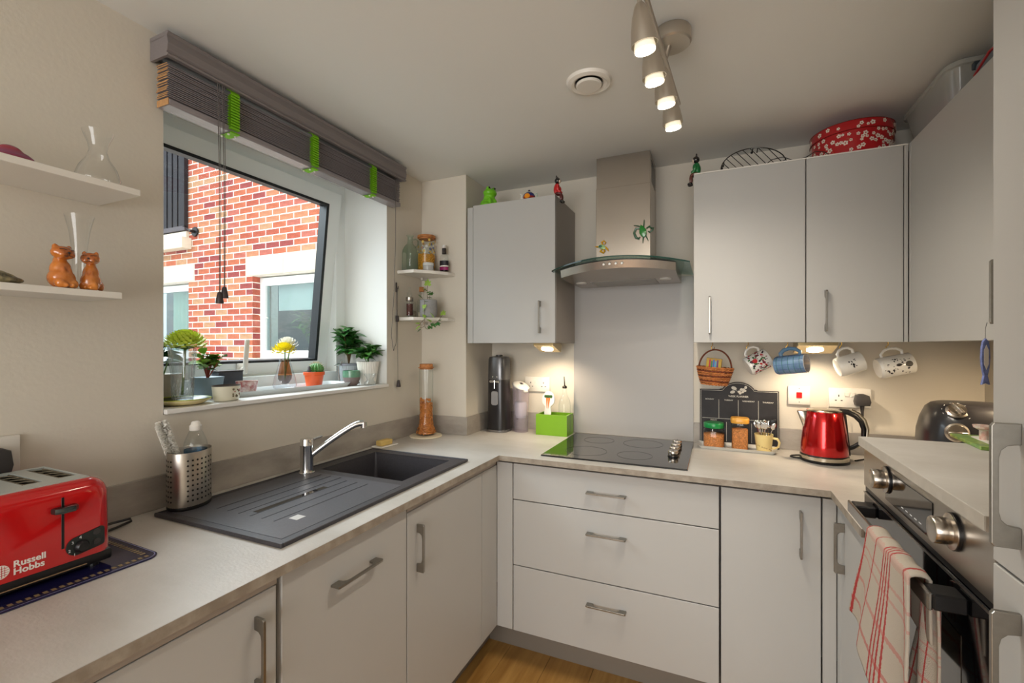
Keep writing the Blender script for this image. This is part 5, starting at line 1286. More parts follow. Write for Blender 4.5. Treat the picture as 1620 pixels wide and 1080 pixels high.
low = [(-.012, .115), (-.014, .05), (-.012, .0), (.012, .0), (.014, .05), (.012, .115)]
top_ = [p for p in pts if p[1] > .135]
right = sorted([p for p in top_ if p[0] >= 0], key=lambda p: p[1]); left = sorted([p for p in top_ if p[0] < 0], key=lambda p: -p[1])
b = MB(); b.prism([(.020, .11), ]+right+left+[(-.020, .11), (-.016, .05), (-.013, 0), (.013, 0), (.016, .05)], -.005, .004, 'y', bev=.002); b.build('rest', WHITECER, sr, smooth=True)
b = MB()
for dx_, s in ((-.007, -1), (.006, 1)):
    b.prism([(dx_-.006, .185), (dx_+.006, .185), (dx_+.001-s*.003, .128), (dx_-.001-s*.003, .128)], -.0062, -.0052, 'y')
b.build('carrot_print', mat('carrot', (206, 110, 30), .4), sr)
b = MB()
for dx_ in (-.018, -.010, -.003, .004, .012, .019): b.prism([(dx_-.006, .190), (dx_, .182), (dx_+.006, .190), (dx_+.003, .200), (dx_-.004, .199)], -.0062, -.0052, 'y')
b.build('leaf_print', mat('print_green', (52, 92, 40), .5), sr)

# ================================================================ BACK WORKTOP, RIGHT OF HOB
wb_ = thing('week_planner', 'black chalkboard week planner with an arched top leaning on the wall behind the jars', 'planner', (.1005, 2.380, WTZ+.0003), rot=(math.radians(-2.5), 0, 0))
out = [(-.166, 0), (.166, 0), (.166, .262), (.082, .262), (.070, .268)]
for i in range(15):
    a = math.radians(25+130*i/14); out.append((.070*math.cos(a)/.906, .236+.064*math.sin(a)))
out += [(-.070, .268), (-.082, .262), (-.166, .262)]
b = MB(); b.prism(out, -.003, .003, 'y', bev=.0006); b.build('board', mat('chalk_black', (38, 36, 38), .6, var=.25, vscale=9), wb_)
CHK = mat('chalk_white', (204, 200, 190), .8)
b = MB()
def line(b, p, q, w=.0006, y=-.0036):
    d = Vector((q[0]-p[0], q[1]-p[1])); n_ = Vector((-d.y, d.x)).normalized()*w
    b.quad((p[0]+n_.x, y, p[1]+n_.y), (p[0]-n_.x, y, p[1]-n_.y), (q[0]-n_.x, y, q[1]-n_.y), (q[0]+n_.x, y, q[1]+n_.y))
inn = [(-.161, .005), (.161, .005), (.161, .257), (.080, .257)]+[(.066*math.cos(math.radians(25+130*i/14))/.906, .233+.061*math.sin(math.radians(25+130*i/14))) for i in range(15)]+[(-.080, .257), (-.161, .257)]
for i in range(len(inn)): line(b, inn[i], inn[(i+1) % len(inn)])
for x in (-.083, .0, .083): line(b, (x, .125), (x, .215), .0008)
for x in (-.05, .055): line(b, (x, .02), (x, .110), .0008)
line(b, (-.155, .125), (.155, .125), .0008)
b.build('chalk_lines', CHK, wb_)
for s_, x, z in (('MONDAY', -.123, .212), ('TUESDAY', -.041, .210), ('WEDNESDAY', .042, .208), ('THURSDAY', .122, .206), ('FRIDAY', -.105, .114), ('SATURDAY', .0, .114), ('SUNDAY', .105, .114)):
    text(s_, .0085, CHK, wb_, (x, -.0037, z), (PI/2, 0, 0), align='CENTER', bold=.0002)
text('WEEK PLANNER', .0115, CHK, wb_, (.0, -.0037, .228), (PI/2, 0, 0), align='CENTER', bold=.0003)
b = MB()
def oval(cx, cz, rx, rz_, rot): 
    vs = [b.b.verts.new((cx+rx*math.cos(2*PI*i/14)*math.cos(rot)-rz_*math.sin(2*PI*i/14)*math.sin(rot), -.0037, cz+rx*math.cos(2*PI*i/14)*math.sin(rot)+rz_*math.sin(2*PI*i/14)*math.cos(rot))) for i in range(14)]
    b.b.faces.new(vs)
oval(-.018, .270, .012, .008, -.4); oval(-.024, .252, .011, .007, .3)
for k in range(4): oval(.004+.009*k, .254+.005*k+(.006 if k % 2 else 0), .007, .006, .5*k); 
for k in range(3): oval(.008+.010*k, .247+.006*k, .006, .005, .3)
line(b, (-.014, .262), (.0, .255)); b.build('leaf_drawing', CHK, wb_, normals=False)

tr = thing('jar_tray', 'small white ceramic tray holding jars and a mug in front of the week planner', 'tray', (.088, 2.312, WTZ), rz=-.035)
b = MB(); rg = shell(b, 0, 0, [(.148, .050, .012, 0), (.160, .062, .018, .014), (.163, .065, .019, .0155), (.160, .062, .018, .014), (.146, .048, .012, .004)]); b.b.faces.new(rg[0][::-1]); b.b.faces.new(rg[-1]); b.build('tray_body', WHITECER, tr, smooth=True)
TR = WTZ+.0043
b = MB(); b.tube([(-.13, -.03, .006), (-.10, -.04, .009), (-.06, -.034, .006), (-.03, -.042, .010), (.01, -.036, .006)], .0022, 6); b.build('string', mat('twine', (176, 146, 100), .9), tr, smooth=True)
j1 = thing('coffee_jar', 'squat ribbed glass jar of coffee granules with a green lid', 'jar', (-.004, 2.318, TR))
COF = mat('coffee', (196, 124, 66), .8, var=.45, vscale=240, bump=1, bscale=260)
b = MB(); b.lathe([(0, .002), (.040, .001), (.044, .004), (.046, .040), (.046, .072), (.042, .082), (.036, .088), (.036, .094)], 24, sq=3); b.build('glass', JG, j1, smooth=True)
b = MB(); b.lathe([(0, .004), (.0435, .004), (.0440, .058), (0, .068)], 24, sq=3); b.build('coffee', COF, j1, smooth=True)
b = MB(); b.lathe([(0, .088), (.043, .088), (.044, .090), (.044, .108), (.042, .111), (0, .112)], 40); b.build('lid', mat('green_lid', (18, 128, 62), .3, coat=.3), j1, smooth=True)
j2 = thing('coffee_jar', 'taller square glass jar of coffee granules with an amber lid', 'jar', (.103, 2.305, TR))
b = MB(); b.lathe([(0, .002), (.032, .001), (.034, .004), (.034, .118)], 28, sq=4.5); b.build('glass', JG, j2, smooth=True)
b = MB(); b.lathe([(0, .004), (.032, .004), (.032, .090), (0, .098)], 28, sq=4.5); b.build('coffee', COF, j2, smooth=True)
b = MB(); b.lathe([(0, .118), (.037, .118), (.038, .120), (.038, .138), (.036, .141), (0, .142)], 40, sq=3); b.build('lid', mat('amber_lid', (222, 160, 62), .35, coat=.3), j2, smooth=True)
mg = thing('spotted_mug', 'cream mug with brown dots full of teaspoons on the small tray', 'mug', (.197, 2.288, TR), rz=-.15)
CRM = mat('cream_mug', (226, 204, 140), .35)
b = MB(); b.lathe([(0, .001), (.027, .001), (.029, .004), (.037, .076), (.0375, .078), (.0355, .077), (.028, .010), (0, .008)], 40); b.build('mug_body', CRM, mg, smooth=True)
b = MB(); b.tube([(.034, 0, .062), (.052, 0, .060), (.060, 0, .045), (.055, 0, .026), (.040, 0, .018), (.031, 0, .018)], .0055, 10, flat=.8); b.build('mug_handle', CRM, mg, smooth=True)
b = MB(); rr = random.Random(3)
for i in range(26):
    a = i*2.4; z = .008+.062*((i*.618) % 1); r = .0295+.008*(z/.076); b.cyl(.0019, -.0002, .0004, 8, T(r*math.cos(a), r*math.sin(a), z) @ R(a, 'Z') @ R(PI/2-.1, 'Y'))
b.build('dots', mat('dot_brown', (110, 56, 36), .5), mg)
spm = MB(); spm.tube([(0, 0, 0), (0, 0, .085)], [.0022, .0018], 6, flat=.5)
spm.sph((0, 0, .102), (.0105, .0035, .017), 14, 8)
o = spm.build('tmp', CHROME, smooth=True); spme = o.data; bpy.data.objects.remove(o)
for i in range(11):
    a = i*2.4; tl = rr.uniform(.12, .36); r = .012
    s_ = bpy.data.objects.new('teaspoon', spme); COL.objects.link(s_)
    s_.location = (.197+r*math.cos(a)*.4, 2.288+r*math.sin(a)*.4, TR+.020); s_.rotation_euler = (math.sin(a)*-tl, math.cos(a)*tl, rr.uniform(-.5, .8))
    tag(s_, 'steel teaspoon standing bowl up in the cream dotted mug', 'spoon', 'teaspoons in the dotted mug')
sp2 = thing('black_spoon', 'black round-ended spoon leaning right out of the dotted mug', 'spoon', (.203, 2.286, TR+.015), rot=(.12, .25, 0))
MB().tube([(0, 0, 0), (0, 0, .105)], .0022, 6).build('spoon_handle', BLACK, sp2)
MB().sph((0, 0, .120), (.0165, .004, .0165), 16, 10).build('spoon_bowl', BLACK, sp2, smooth=True)

# kettle
kt = thing('kettle', 'glossy red and steel jug kettle with a black loop handle', 'kettle', (.408, 2.225, WTZ))
KR = mat('kettle_red', (196, 10, 14), .20, .75, coat=.8)
KST = mat('kettle_steel', (196, 188, 172), .16, 1)
b = MB(); b.lathe([(0, 0), (.084, 0), (.086, .003), (.086, .006), (.083, .008), (0, .008)], 56); b.build('power_base', BLACK, kt, smooth=True)
b = MB(); b.lathe([(0, .008), (.082, .008), (.085, .011), (.085, .024), (.082, .027), (0, .027)], 56); b.build('base_ring', KST, kt, smooth=True)
b = MB(); b.lathe([(.0815, .028), (.0830, .032), (.0815, .07), (.077, .115), (.070, .165), (.0635, .200), (.0615, .2035)], 64); b.build('body', KR, kt, smooth=True)
b = MB(); b.lathe([(.0825, .0262), (.0835, .028), (.0825, .031)], 56); b.build('seal_ring', BLACK, kt, smooth=True)
b = MB(); b.lathe([(.0620, .2025), (.0625, .206), (.058, .209), (.045, .213), (.0, .2165)], 48); b.build('lid', KST, kt, smooth=True)
b = MB()
b.prism([(-.054, .204), (-.092, .202), (-.094, .196), (-.070, .125), (-.060, .120)], -.015, .015, 'y', bev=.004); b.build('spout', KST, kt, smooth=True)
hp = [(.052, .205), (.080, .203), (.105, .190), (.124, .168), (.133, .138), (.132, .108), (.120, .082), (.098, .064), (.080, .056)]
b = MB(); b.tube([(x, 0, z) for x, z in hp], [.012, .012, .0115, .011, .0105, .0105, .010, .010, .011], 12, flat=.85); b.build('kettle_handle', BLACK, kt, smooth=True)
b = MB(); b.tube([(x*1.0+.0095*(1 if i else 0), 0, z+.0095*(1-i/8)) for i, (x, z) in enumerate(hp)][1:8], .0065, 10, flat=1.3); b.build('handle_trim', KST, kt, smooth=True)
b = MB(); b.prism([(.060, .205), (.074, .190), (.088, .040), (.088, .030), (.076, .030), (.066, .120)], -.010, .010, 'y', bev=.003); b.build('handle_spine', mat('spine_grey', (64, 58, 56), .25, .4), kt, smooth=True)
MB().box(.080, .100, -.006, .006, .204, .2105, .002).build('lid_button', BLACK, kt, rot=(0, .35, 0), loc=(-.070, 0, .044))
tag(MB().tube([(.600-.028, 2.360, 1.075), (.580, 2.36, 1.02), (.595, 2.35, .97), (.60, 2.33, .935), (.560, 2.30, .9145), (.52, 2.26, .914)], .003, 8).tube([(.35, 2.29, .914), (.315, 2.275, .914), (.297, 2.262, .914), (.292, 2.245, .914), (.302, 2.228, .914), (.325, 2.222, .914)], .003, 8).build('power_cable', BLACK, smooth=True), 'black kettle cable running down the wall and curling on the worktop', 'cable')

# hanging mugs and basket
BRASS = mat('brass_hook', (190, 150, 70), .25, 1)
HY = 2.205
def hook(x, y, label):
    b = MB(); b.tube([(0, 0, 0), (0, 0, -.012), (-.006, 0, -.018), (-.0065, 0, -.026), (0, 0, -.0305), (.0065, 0, -.026), (.006, 0, -.020)], .0016, 6); b.cyl(.004, -.001, 0, 12)
    return tag(b.build('cup_hook', BRASS, smooth=True, loc=(x, y, 1.3945)), label, 'hook')
def mug(name, label, x, y, axis, r, L, body, cols, handle_m, tilt_to_cam=0.0, hr=.0042):
    """mug hung by its handle: axis = direction (dx, dz) its mouth points"""
    t = thing(name, label, 'mug')
    n = math.hypot(*axis); ang = math.atan2(axis[1], axis[0])
    # local frame: mug axis along +x, handle on +z
    hz = r+.026
    Rm = (R(tilt_to_cam, 'Z') @ R(-ang, 'Y'))
    up = Rm @ Vector((L*.5-.004, 0, hz))
    t.matrix_world = T(x-up.x, y-up.y, 1.3945-.0300-up.z+.0015) @ Rm
    M = R(PI/2, 'Y')
    b = MB(); b.lathe([(0, 0), (r*.90, 0), (r*.97, .004), (r, .012), (r, L), (r*.985, L+.0015), (r*.93, L), (r*.92, .01), (0, .008)], 44, M); b.build('mug_body', body, t, smooth=True)
    b = MB(); b.tube([(L*.82, 0, r-.003), (L*.84, 0, r+.012), (L*.70, 0, r+.024), (L*.5, 0, r+.028), (L*.32, 0, r+.023), (L*.2, 0, r+.010), (L*.22, 0, r-.003)], hr, 10, flat=1.3); b.build('mug_handle', handle_m, t, smooth=True)
    return t
def decal(t, r, L, col, seed, n, kind, name='print', rng_x=(.12, .9), size=(.003, .007), arcs=(-2.2, -.6)):
    rr = random.Random(seed); b = MB(); cols = col if isinstance(col, list) else [col]
    for i in range(n):
        a = rr.uniform(*arcs); x = L*rr.uniform(*rng_x); b.mi = rr.randrange(len(cols)); s = rr.uniform(*size)
        M = T(x, (r+.0003)*math.cos(a), (r+.0003)*math.sin(a)) @ R(a, 'X') @ R(-PI/2, 'X') @ R(rr.random()*3, 'Z')
        e = rr.uniform(.35, .8) if kind == 'leaf' else 1
        b.cyl(s, -.0003, .0003, 10, M, sy=e)
    b.build(name, cols, t)
x1 = .131; hook(x1, HY, 'brass cup hook holding the floral mug')
m1 = mug('floral_mug', 'white mug covered in red and green flowers hanging left of the blue mug', x1, HY, (22, 12), .041, .088, WHITECER, None, WHITECER, .2)
decal(m1, .041, .088, [mat('fl_red', (186, 28, 34), .4), mat('fl_green', (58, 100, 52), .4), mat('fl_black', (44, 36, 50), .4), mat('fl_maroon', (120, 30, 50), .4)], 5, 120, 'leaf', arcs=(1.2, 5.0), size=(.0025, .007))
b = MB(); b.cyl(.0095, -.0005, .0006, 14, T(.030, -.0412*math.sin(1.2), .0412*math.cos(1.2)) @ R(1.2, 'X')); b.build('big_flower', mat('fl_red', (186, 28, 34), .4), m1)
x2 = .272; hook(x2, 2.160, 'brass cup hook holding the blue mug')
BLU = mat('blue_tartan', (116, 150, 182), .4, col2=(84, 112, 150), vscale=20, coat=.2)
m2 = mug('blue_mug', 'tall blue tartan mug hanging with its mouth to the right of the lit lamp', x2, 2.160, (40, 5), .037, .112, BLU, None, mat('blue_handle', (98, 138, 172), .35, coat=.3), -.45, .0062)
b = MB()
for i in range(5): b.lathe([(.0372, .012+i*.021), (.0374, .013+i*.021), (.0374, .0145+i*.021), (.0372, .0155+i*.021)], 40, R(PI/2, 'Y'))
b.build('stripes', mat('stripe_teal', (72, 118, 128), .4), m2)
b = MB()
for k in range(12):
    a = 2*PI*k/12; b.tube([(.006, .0372*math.cos(a), .0372*math.sin(a)), (.110, .0372*math.cos(a), .0372*math.sin(a))], .0008, 4)
b.build('stripes', mat('stripe_navy', (70, 88, 140), .4), m2)
b = MB(); b.lathe([(.0340, .012), (.0344, .1125), (.0372, .1130), (.0376, .1115)], 40, R(PI/2, 'Y')); b.build('inside_glaze', mat('cream_inside', (206, 186, 162), .35), m2, smooth=True)
x3 = .463; hook(x3, HY, 'brass cup hook holding the white cow mug')
m3 = mug('white_mug', 'plain white mug with a small black cow drawing hanging above the sockets', x3, HY, (34, 12), .039, .086, WHITECER, None, WHITECER, .1)
decal(m3, .039, .086, BLACK, 8, 12, 'leaf', rng_x=(.40, .66), size=(.002, .006), arcs=(2.6, 3.5), name='animal_print')
x4 = .612; hook(x4, HY, 'brass cup hook holding the patterned mug')
m4 = mug('printed_mug', 'white mug with a band of black drawings hanging furthest right', x4, HY, (48, 11), .040, .108, WHITECER, None, WHITECER, .1)
decal(m4, .040, .108, BLACK, 12, 40, 'leaf', rng_x=(.05, .9), size=(.0012, .0045), arcs=(2.2, 4.0), name='black_print')
b = MB(); b.cyl(.011, -.0005, .0007, 16, T(.088, -.0402*math.sin(1.5), .0402*math.cos(1.5)) @ R(1.5, 'X')); b.cyl(.009, -.0005, .0007, 16, T(.056, -.0402*math.sin(1.45), .0402*math.cos(1.45)) @ R(1.45, 'X'), sy=.6); b.build('black_figure', BLACK, m4)
xb = -.008; hook(xb, 2.20, 'brass cup hook holding the wicker basket')
bk = thing('wicker_basket', 'small brown wicker basket with a hoop handle hanging under the wall cabinet', 'basket', (xb+.004, 2.200, 1.2075), rot=(0, .06, -.12))
WIC = [mat('wicker_tan', (176, 108, 56), .6, var=.2, vscale=60), mat('wicker_brown', (112, 54, 28), .6, var=.2, vscale=60)]
b = MB()
for k in range(11):
    z = .004+k*.0072; rx = .050+.022*(k/10)**.8; ry = .036+.012*(k/10); b.mi = (k*7) % 3 // 2
    for ph in (0, PI):
        pts = []
        for i in range(48):
            a = 2*PI*i/48; w = .0036*math.sin(12*a+ph+k*PI)
            pts.append(((rx+w)*math.cos(a), (ry+w)*math.sin(a), z+.0026*math.cos(12*a+ph)))
        b.tube(pts, .0027, 6, closed=True)
structure(b.build('weave', WIC, bk, smooth=True), 'stuff')
b = MB(); b.lathe([(0, .003), (.050, .003), (.052, .006), (0, .006)], 24, sy=.72); b.build('basket_floor', WIC[1], bk)
b = MB()
for s in (-1, 1):
    pts = []
    for i in range(25):
        a = PI*i/24; pts.append((.066*math.cos(a)*(1+.02*math.sin(a)), s*.003*math.sin(i*1.3), .070+.085*math.sin(a)))
    b.tube(pts, .0034, 8)
b.build('hoop_handle', WIC[1], bk, smooth=True)
mb_ = tag(MB().box(-.031, .031, -.010, .010, 0, .092, .001).build('pencil_box', mat('box_yellow', (196, 158, 70), .6), loc=(xb-.002, 2.196, 1.2330), rot=(0, .10, -.12)), 'small box with a colourful pencil picture standing in the wicker basket', 'box')
cols = [(206, 170, 30), (196, 60, 50), (60, 130, 80), (60, 110, 190), (90, 170, 200), (110, 60, 120)]
b = MB()
for i in range(7): b.mi = i % 6; b.box(-.027+i*.0078, -.0205+i*.0078, -.0106, -.0101, .040+(i % 3)*.004, .080+(i % 2)*.006)
o = b.build('picture', [mat('pc%d' % i, c, .5) for i, c in enumerate(cols)], mb_)

# air fryer
af = thing('air_fryer', 'black air fryer with two silver dials in the right corner behind the oven', 'air fryer', (.785, 2.02, WTZ), rz=-.12)
AFB = mat('fryer_black', (42, 40, 42), .32, coat=.2)
b = MB(); b.lathe([(0, .008), (.126, .008), (.136, .020), (.141, .10), (.137, .18), (.128, .222), (.114, .258), (.100, .272), (.085, .277), (0, .283)], 56, sq=2.8, sy=1.02); b.build('body', AFB, af, smooth=True, ang=60)
def on_front(z, off=0): return -.143
b = MB(); b.lathe([(0, 0), (.030, 0), (.030, .004), (.025, .007), (.024, .012), (0, .013)], 36); b.box(-.004, .004, -.024, .024, .012, .022, .002)
M1 = T(-.070, -.137, .195) @ R(PI/2+.02, 'X') @ R(PI/2, 'Z'); b.xf(M1); b.build('timer_dial', STEELH, af, smooth=True)
b = MB(); b.lathe([(0, 0), (.028, 0), (.028, .003), (.023, .006), (.022, .014), (0, .015)], 36); b.box(-.004, .004, -.023, .023, .014, .024, .002)
M2 = T(-.062, -.104, .258) @ R(.75, 'X') @ R(.4, 'Z'); b.xf(M2); b.build('heat_dial', STEELH, af, smooth=True)
b = MB()
for k in range(10):
    a = -2.4+k*.53; b.box(-.0025, .0025, -.0008, .0008, .0, .0006, M=T(-.062, -.104, .2565) @ R(.75, 'X') @ T(.036*math.sin(a), .036*math.cos(a), .002) @ R(-a, 'Z'))
for k in range(3):
    for j in range(2): b.box(-.008, .008, -.0008, .0008, 0, .0006, M=T(.010+j*.03, -.104+.0, .257-k*.010) @ R(.8, 'X'))
b.build('dial_markings', LEDW, af)
b = MB(); b.prism([(-.070, .02), (.070, .02), (.085, .135), (-.085, .135)], -.146, -.12, 'y', bev=.006); b.build('drawer_front', AFB, af, smooth=True)
b = MB(); b.box(-.018, .018, -.20, -.14, .072, .098, .008, seg=3); b.build('drawer_handle', mat('wood_handle', (70, 44, 30), .3), af, smooth=True)
b = MB()
for sx in (-.08, .08):
    for sy in (-.08, .08): b.cyl(.012, 0, .01, 12, c=(sx, sy, 0))
b.build('foot', BLACK, af)

# on the raised worktop
RZ = 1.1473
bk_ = thing('picture_trivet', 'flat green and white picture tile lying on the raised worktop', 'trivet', (.625, 1.462, RZ))
bk_.location = (.541, 1.353, RZ); bk_.rotation_euler = (0, 0, -.06)
MB().box(0, .176, 0, .176, 0, .008, .001).build('tile', mat('tile_green', (66, 128, 60), .35, col2=(150, 178, 84), vscale=40, coat=.3), bk_)
b = MB(); b.prism(rrect(.085, .088, .058, .066, .02), .0081, .0085, 'z'); b.build('white_patch', mat('tile_white', (226, 226, 218), .35), bk_)
b = MB(); rr = random.Random(4)
for i in range(9): b.cyl(rr.uniform(.004, .012), .0086, .0089, 12, c=(.05+rr.random()*.09, .04+rr.random()*.09, 0), sx=.5)
b.build('leaf_print', mat('tile_leaf', (48, 96, 78), .4), bk_)
cbd = tag(MB().prism(rrect(.110, .137, .110, .137, .018), -.010, .010, 'y', bev=.002).build('chopping_board', mat('taupe_board', (140, 122, 102), .55), smooth=True, loc=(.590, 1.398, RZ+.0083)), 'taupe rounded board standing upright behind the raised worktop by the tall cupboard', 'board')
fs = thing('fish_ornament', 'blue and white wooden fish hanging tail down from the wall cabinet handle', 'ornament', (.5955, 1.470, 1.3955), rot=(0, 0, .3))
fp = [(0, .002), (.006, -.006), (.0085, -.022), (.0095, -.045), (.008, -.068), (.004, -.088), (.009, -.110), (0, -.106), (-.009, -.110), (-.004, -.088), (-.008, -.068), (-.0095, -.045), (-.0085, -.022), (-.006, -.006)]
b = MB(); b.prism(fp, -.003, .003, 'y', bev=.001); b.build('fish_body', mat('fish_blue', (108, 120, 172), .5, var=.3, vscale=90), fs)
b = MB(); b.prism([(0, -.014), (.005, -.026), (.005, -.060), (0, -.074), (-.005, -.060), (-.005, -.026)], -.0036, .0036, 'y'); b.build('fish_belly', mat('fish_white', (220, 214, 206), .5), fs)
b = MB(); b.tube([(0, 0, 0), (0, 0, .022), (.004, 0, .040)], .0006, 5); b.build('cord', CORD, fs)
kn = thing('trinket_dish', 'small white and red patterned dish beside the board on the raised worktop', 'dish', (.586, 1.452, RZ+.0083))
b = MB(); b.lathe([(0, 0), (.010, 0), (.010, .022), (.022, .028), (.024, .034), (.021, .034), (0, .030)], 28, sx=.8); b.build('dish', mat('dish_pattern', (232, 226, 216), .3, col2=(206, 150, 138), vscale=90), kn, smooth=True)

# towel on the oven handle
TW = uvramp_mat('terry_towel', (184, 173, 158),
    stripes_u=[(.03, .012, (168, 24, 28), .95), (.30, .012, (172, 28, 30), .9), (.50, .010, (168, 24, 28), .95), (.55, .010, (168, 24, 28), .95), (.60, .010, (168, 24, 28), .95), (.65, .010, (168, 24, 28), .9), (.93, .012, (168, 24, 28), .9)],
    stripes_v=[(.20, .012, (196, 120, 112), .30), (.34, .02, (196, 120, 112), .30), (.46, .008, (190, 80, 78), .35), (.52, .008, (190, 80, 78), .35), (.70, .012, (190, 80, 78), .5), (.88, .012, (180, 60, 58), .6)], bump=.9)
def tw(u, v):
    # v: 0 = back hem, .22 = over bar, 1 = front hem ; u: 0 = far edge, 1 = near edge
    s = v*.40
    over = .115
    if s < over-.014: x = .3195; z = 1.002-(over-.014-s)
    elif s < over+.016:
        a = (s-over+.014)/.030*PI; x = .3030+.0165*math.cos(a); z = 1.002+.0085*math.sin(a)
    else: x = .2865; z = 1.002-(s-over-.016)
    drop = max(0, 1.002-z)/.27
    y = 1.160-.218*u
    if v > .3: 
        y += drop*(.075*(1-u)-.03*u); x -= .020*drop*(1-.5*u)
        x += .010*drop*math.sin(u*9+.6)+.004*math.sin(u*17)*drop
        z -= -.06*(1-u)*drop+.035*u*drop
    else: x += .0
    return (x, y+.003*math.sin(v*9), z+.0015*math.sin(u*23))
b = MB(); b.grid(tw, 60, 90, uv=True)
o = b.build('towel_cloth', TW, smooth=True, normals=False, ang=180); sm = o.modifiers.new('s', 'SOLIDIFY'); sm.thickness = .004; sm.offset = 1
twl = thing('tea_towel', 'white terry tea towel with red check lines draped over the oven door handle', 'towel'); o.parent = twl
def tw2(u, v):
    z = .985-.215*v+.03*u*v; y = .950+.055*u-.05*v*(1-u)*.8; x = .325-.020*v+.007*math.sin(u*8+v*2)
    return (x, y, z)
b = MB(); b.grid(tw2, 20, 40, uv=True); o = b.build('towel_fold', TW, twl, smooth=True, normals=False, ang=180); sm = o.modifiers.new('s', 'SOLIDIFY'); sm.thickness = .004

# ================================================================ ON TOP OF THE WALL CABINETS
CT = 2.0993
FG = mat('frog_green', (112, 190, 30), .35, coat=.3)
fr = thing('frog_figurine', 'bright green rubber frog sitting on the left wall cabinet', 'figurine', (-1.096, 2.165, CT), rz=1.05)
blob('body', [((0, 0, .024), (.034, .036, .026)), ((0, -.006, .046), (.024, .026, .026)), ((0, -.012, .072), (.029, .026, .020)), ((-.026, -.018, .012), (.016, .020, .014)), ((.026, -.018, .012), (.016, .020, .014)), ((-.012, -.030, .022), (.008, .009, .022)), ((.012, -.030, .022), (.008, .009, .022)), ((-.013, -.018, .090), (.009, .009, .010)), ((.013, -.018, .090), (.009, .009, .010))], .0026, FG, fr)
b = MB()
for s in (-1, 1): b.sph((s*.013, -.0265, .0915), (.0045, .003, .0045), 10, 8)
b.build('eyes', BLACK, fr, smooth=True)
fr.scale = (1.3, 1.3, 1.15)
tpn = thing('painted_teapot', 'miniature blue, orange and red painted teapot on the left wall cabinet', 'teapot', (-.848, 2.125, CT))
b = MB(); b.mi = 0; b.lathe([(0, 0), (.020, 0), (.028, .010), (.031, .022)], 30); b.mi = 1; b.lathe([(.031, .022), (.028, .034), (.020, .041)], 30); b.mi = 2; b.lathe([(.020, .041), (.014, .046), (.006, .050)], 30); b.mi = 3; b.lathe([(.006, .050), (.006, .055), (.003, .058), (0, .059)], 16)
b.build('pot', [mat('tp_red', (150, 40, 30), .2, coat=.5), mat('tp_blue', (36, 40, 110), .2, coat=.5), mat('tp_mint', (190, 206, 190), .2, coat=.5), mat('tp_dark', (40, 24, 60), .3)], tpn, smooth=True)
b = MB(); b.cyl(.012, 0, .002, 16, T(.002, -.0305, .020) @ R(PI/2, 'X'), sx=1.2, sy=1); b.build('orange_spot', mat('tp_orange', (226, 140, 20), .3), tpn)
b = MB(); b.tube([(-.026, 0, .010), (-.040, 0, .022), (-.040, 0, .036), (-.047, 0, .042)], [.007, .006, .0045, .004], 8); b.build('teapot_spout', WHITECER, tpn, smooth=True)
b = MB(); b.tube([(.026, 0, .032), (.040, 0, .036), (.044, 0, .024), (.036, 0, .012), (.026, 0, .010)], .0035, 8); b.build('teapot_handle', mat('tp_mint', (190, 206, 190), .2), tpn, smooth=True)
def sitter(label, loc, rz, shirt, trousers):
    """ceramic cat in a jumper sitting on the cabinet edge, legs hanging; front is -y"""
    t = thing('cat_figurine', label, 'figurine', loc, rz)
    DK_ = mat('cat_black', (24, 20, 20), .2, coat=.6)
    blob('jumper', [((0, .002, .022), (.014, .012, .020)), ((0, .000, .036), (.012, .010, .010)), ((-.014, -.006, .026), (.005, .007, .013)), ((.014, -.006, .026), (.005, .007, .013)), ((-.010, -.012, .012), (.005, .007, .006)), ((.010, -.012, .012), (.005, .007, .006))], .0014, shirt, t)
    blob('legs', [((-.007, -.006, .005), (.007, .014, .006)), ((.007, -.006, .005), (.007, .014, .006)), ((-.007, -.018, -.010), (.0055, .006, .016)), ((.007, -.018, -.010), (.0055, .006, .016))], .0014, trousers, t)
    hd_ = blob('head', [((0, -.002, .056), (.0125, .012, .012)), ((-.008, 0, .069), (.0035, .003, .007)), ((.008, 0, .069), (.0035, .003, .007))], .0012, DK_, t)
    b = MB(); b.sph((0, -.009, .054), (.009, .006, .008), 14, 10); b.build('face', mat('face_cream', (216, 196, 180), .3), hd_, smooth=True)
    b = MB(); b.sph((0, -.0152, .052), (.0016, .0012, .0012), 8, 6)
    for s in (-1, 1): b.sph((s*.0035, -.0142, .0565), (.001, .0008, .0014), 6, 5)
    b.build('eyes_and_nose', mat('face_dark', (60, 20, 22), .4), hd_)
    b = MB()
    for s in (-1, 1): b.sph((s*.007, -.021, -.027), (.006, .009, .005), 10, 8)
    b.build('shoes', DK_, t, smooth=True)
    return t
sitter('black cat figurine in red jumper sitting on the left wall cabinet edge', (-.690, 2.090, CT), PI/2, mat('jumper_red', (190, 20, 24), .3, coat=.4), mat('trouser_maroon', (84, 28, 26), .3, coat=.4)).scale = (1.22, 1.22, 1.22)
sitter('black cat figurine in green jumper sitting on the right wall cabinets edge', (-.0705, 2.092, CT), -PI/2, mat('jumper_green', (18, 104, 52), .3, coat=.4), mat('trouser_brown', (88, 44, 34), .3, coat=.4)).scale = (1.22, 1.22, 1.22)
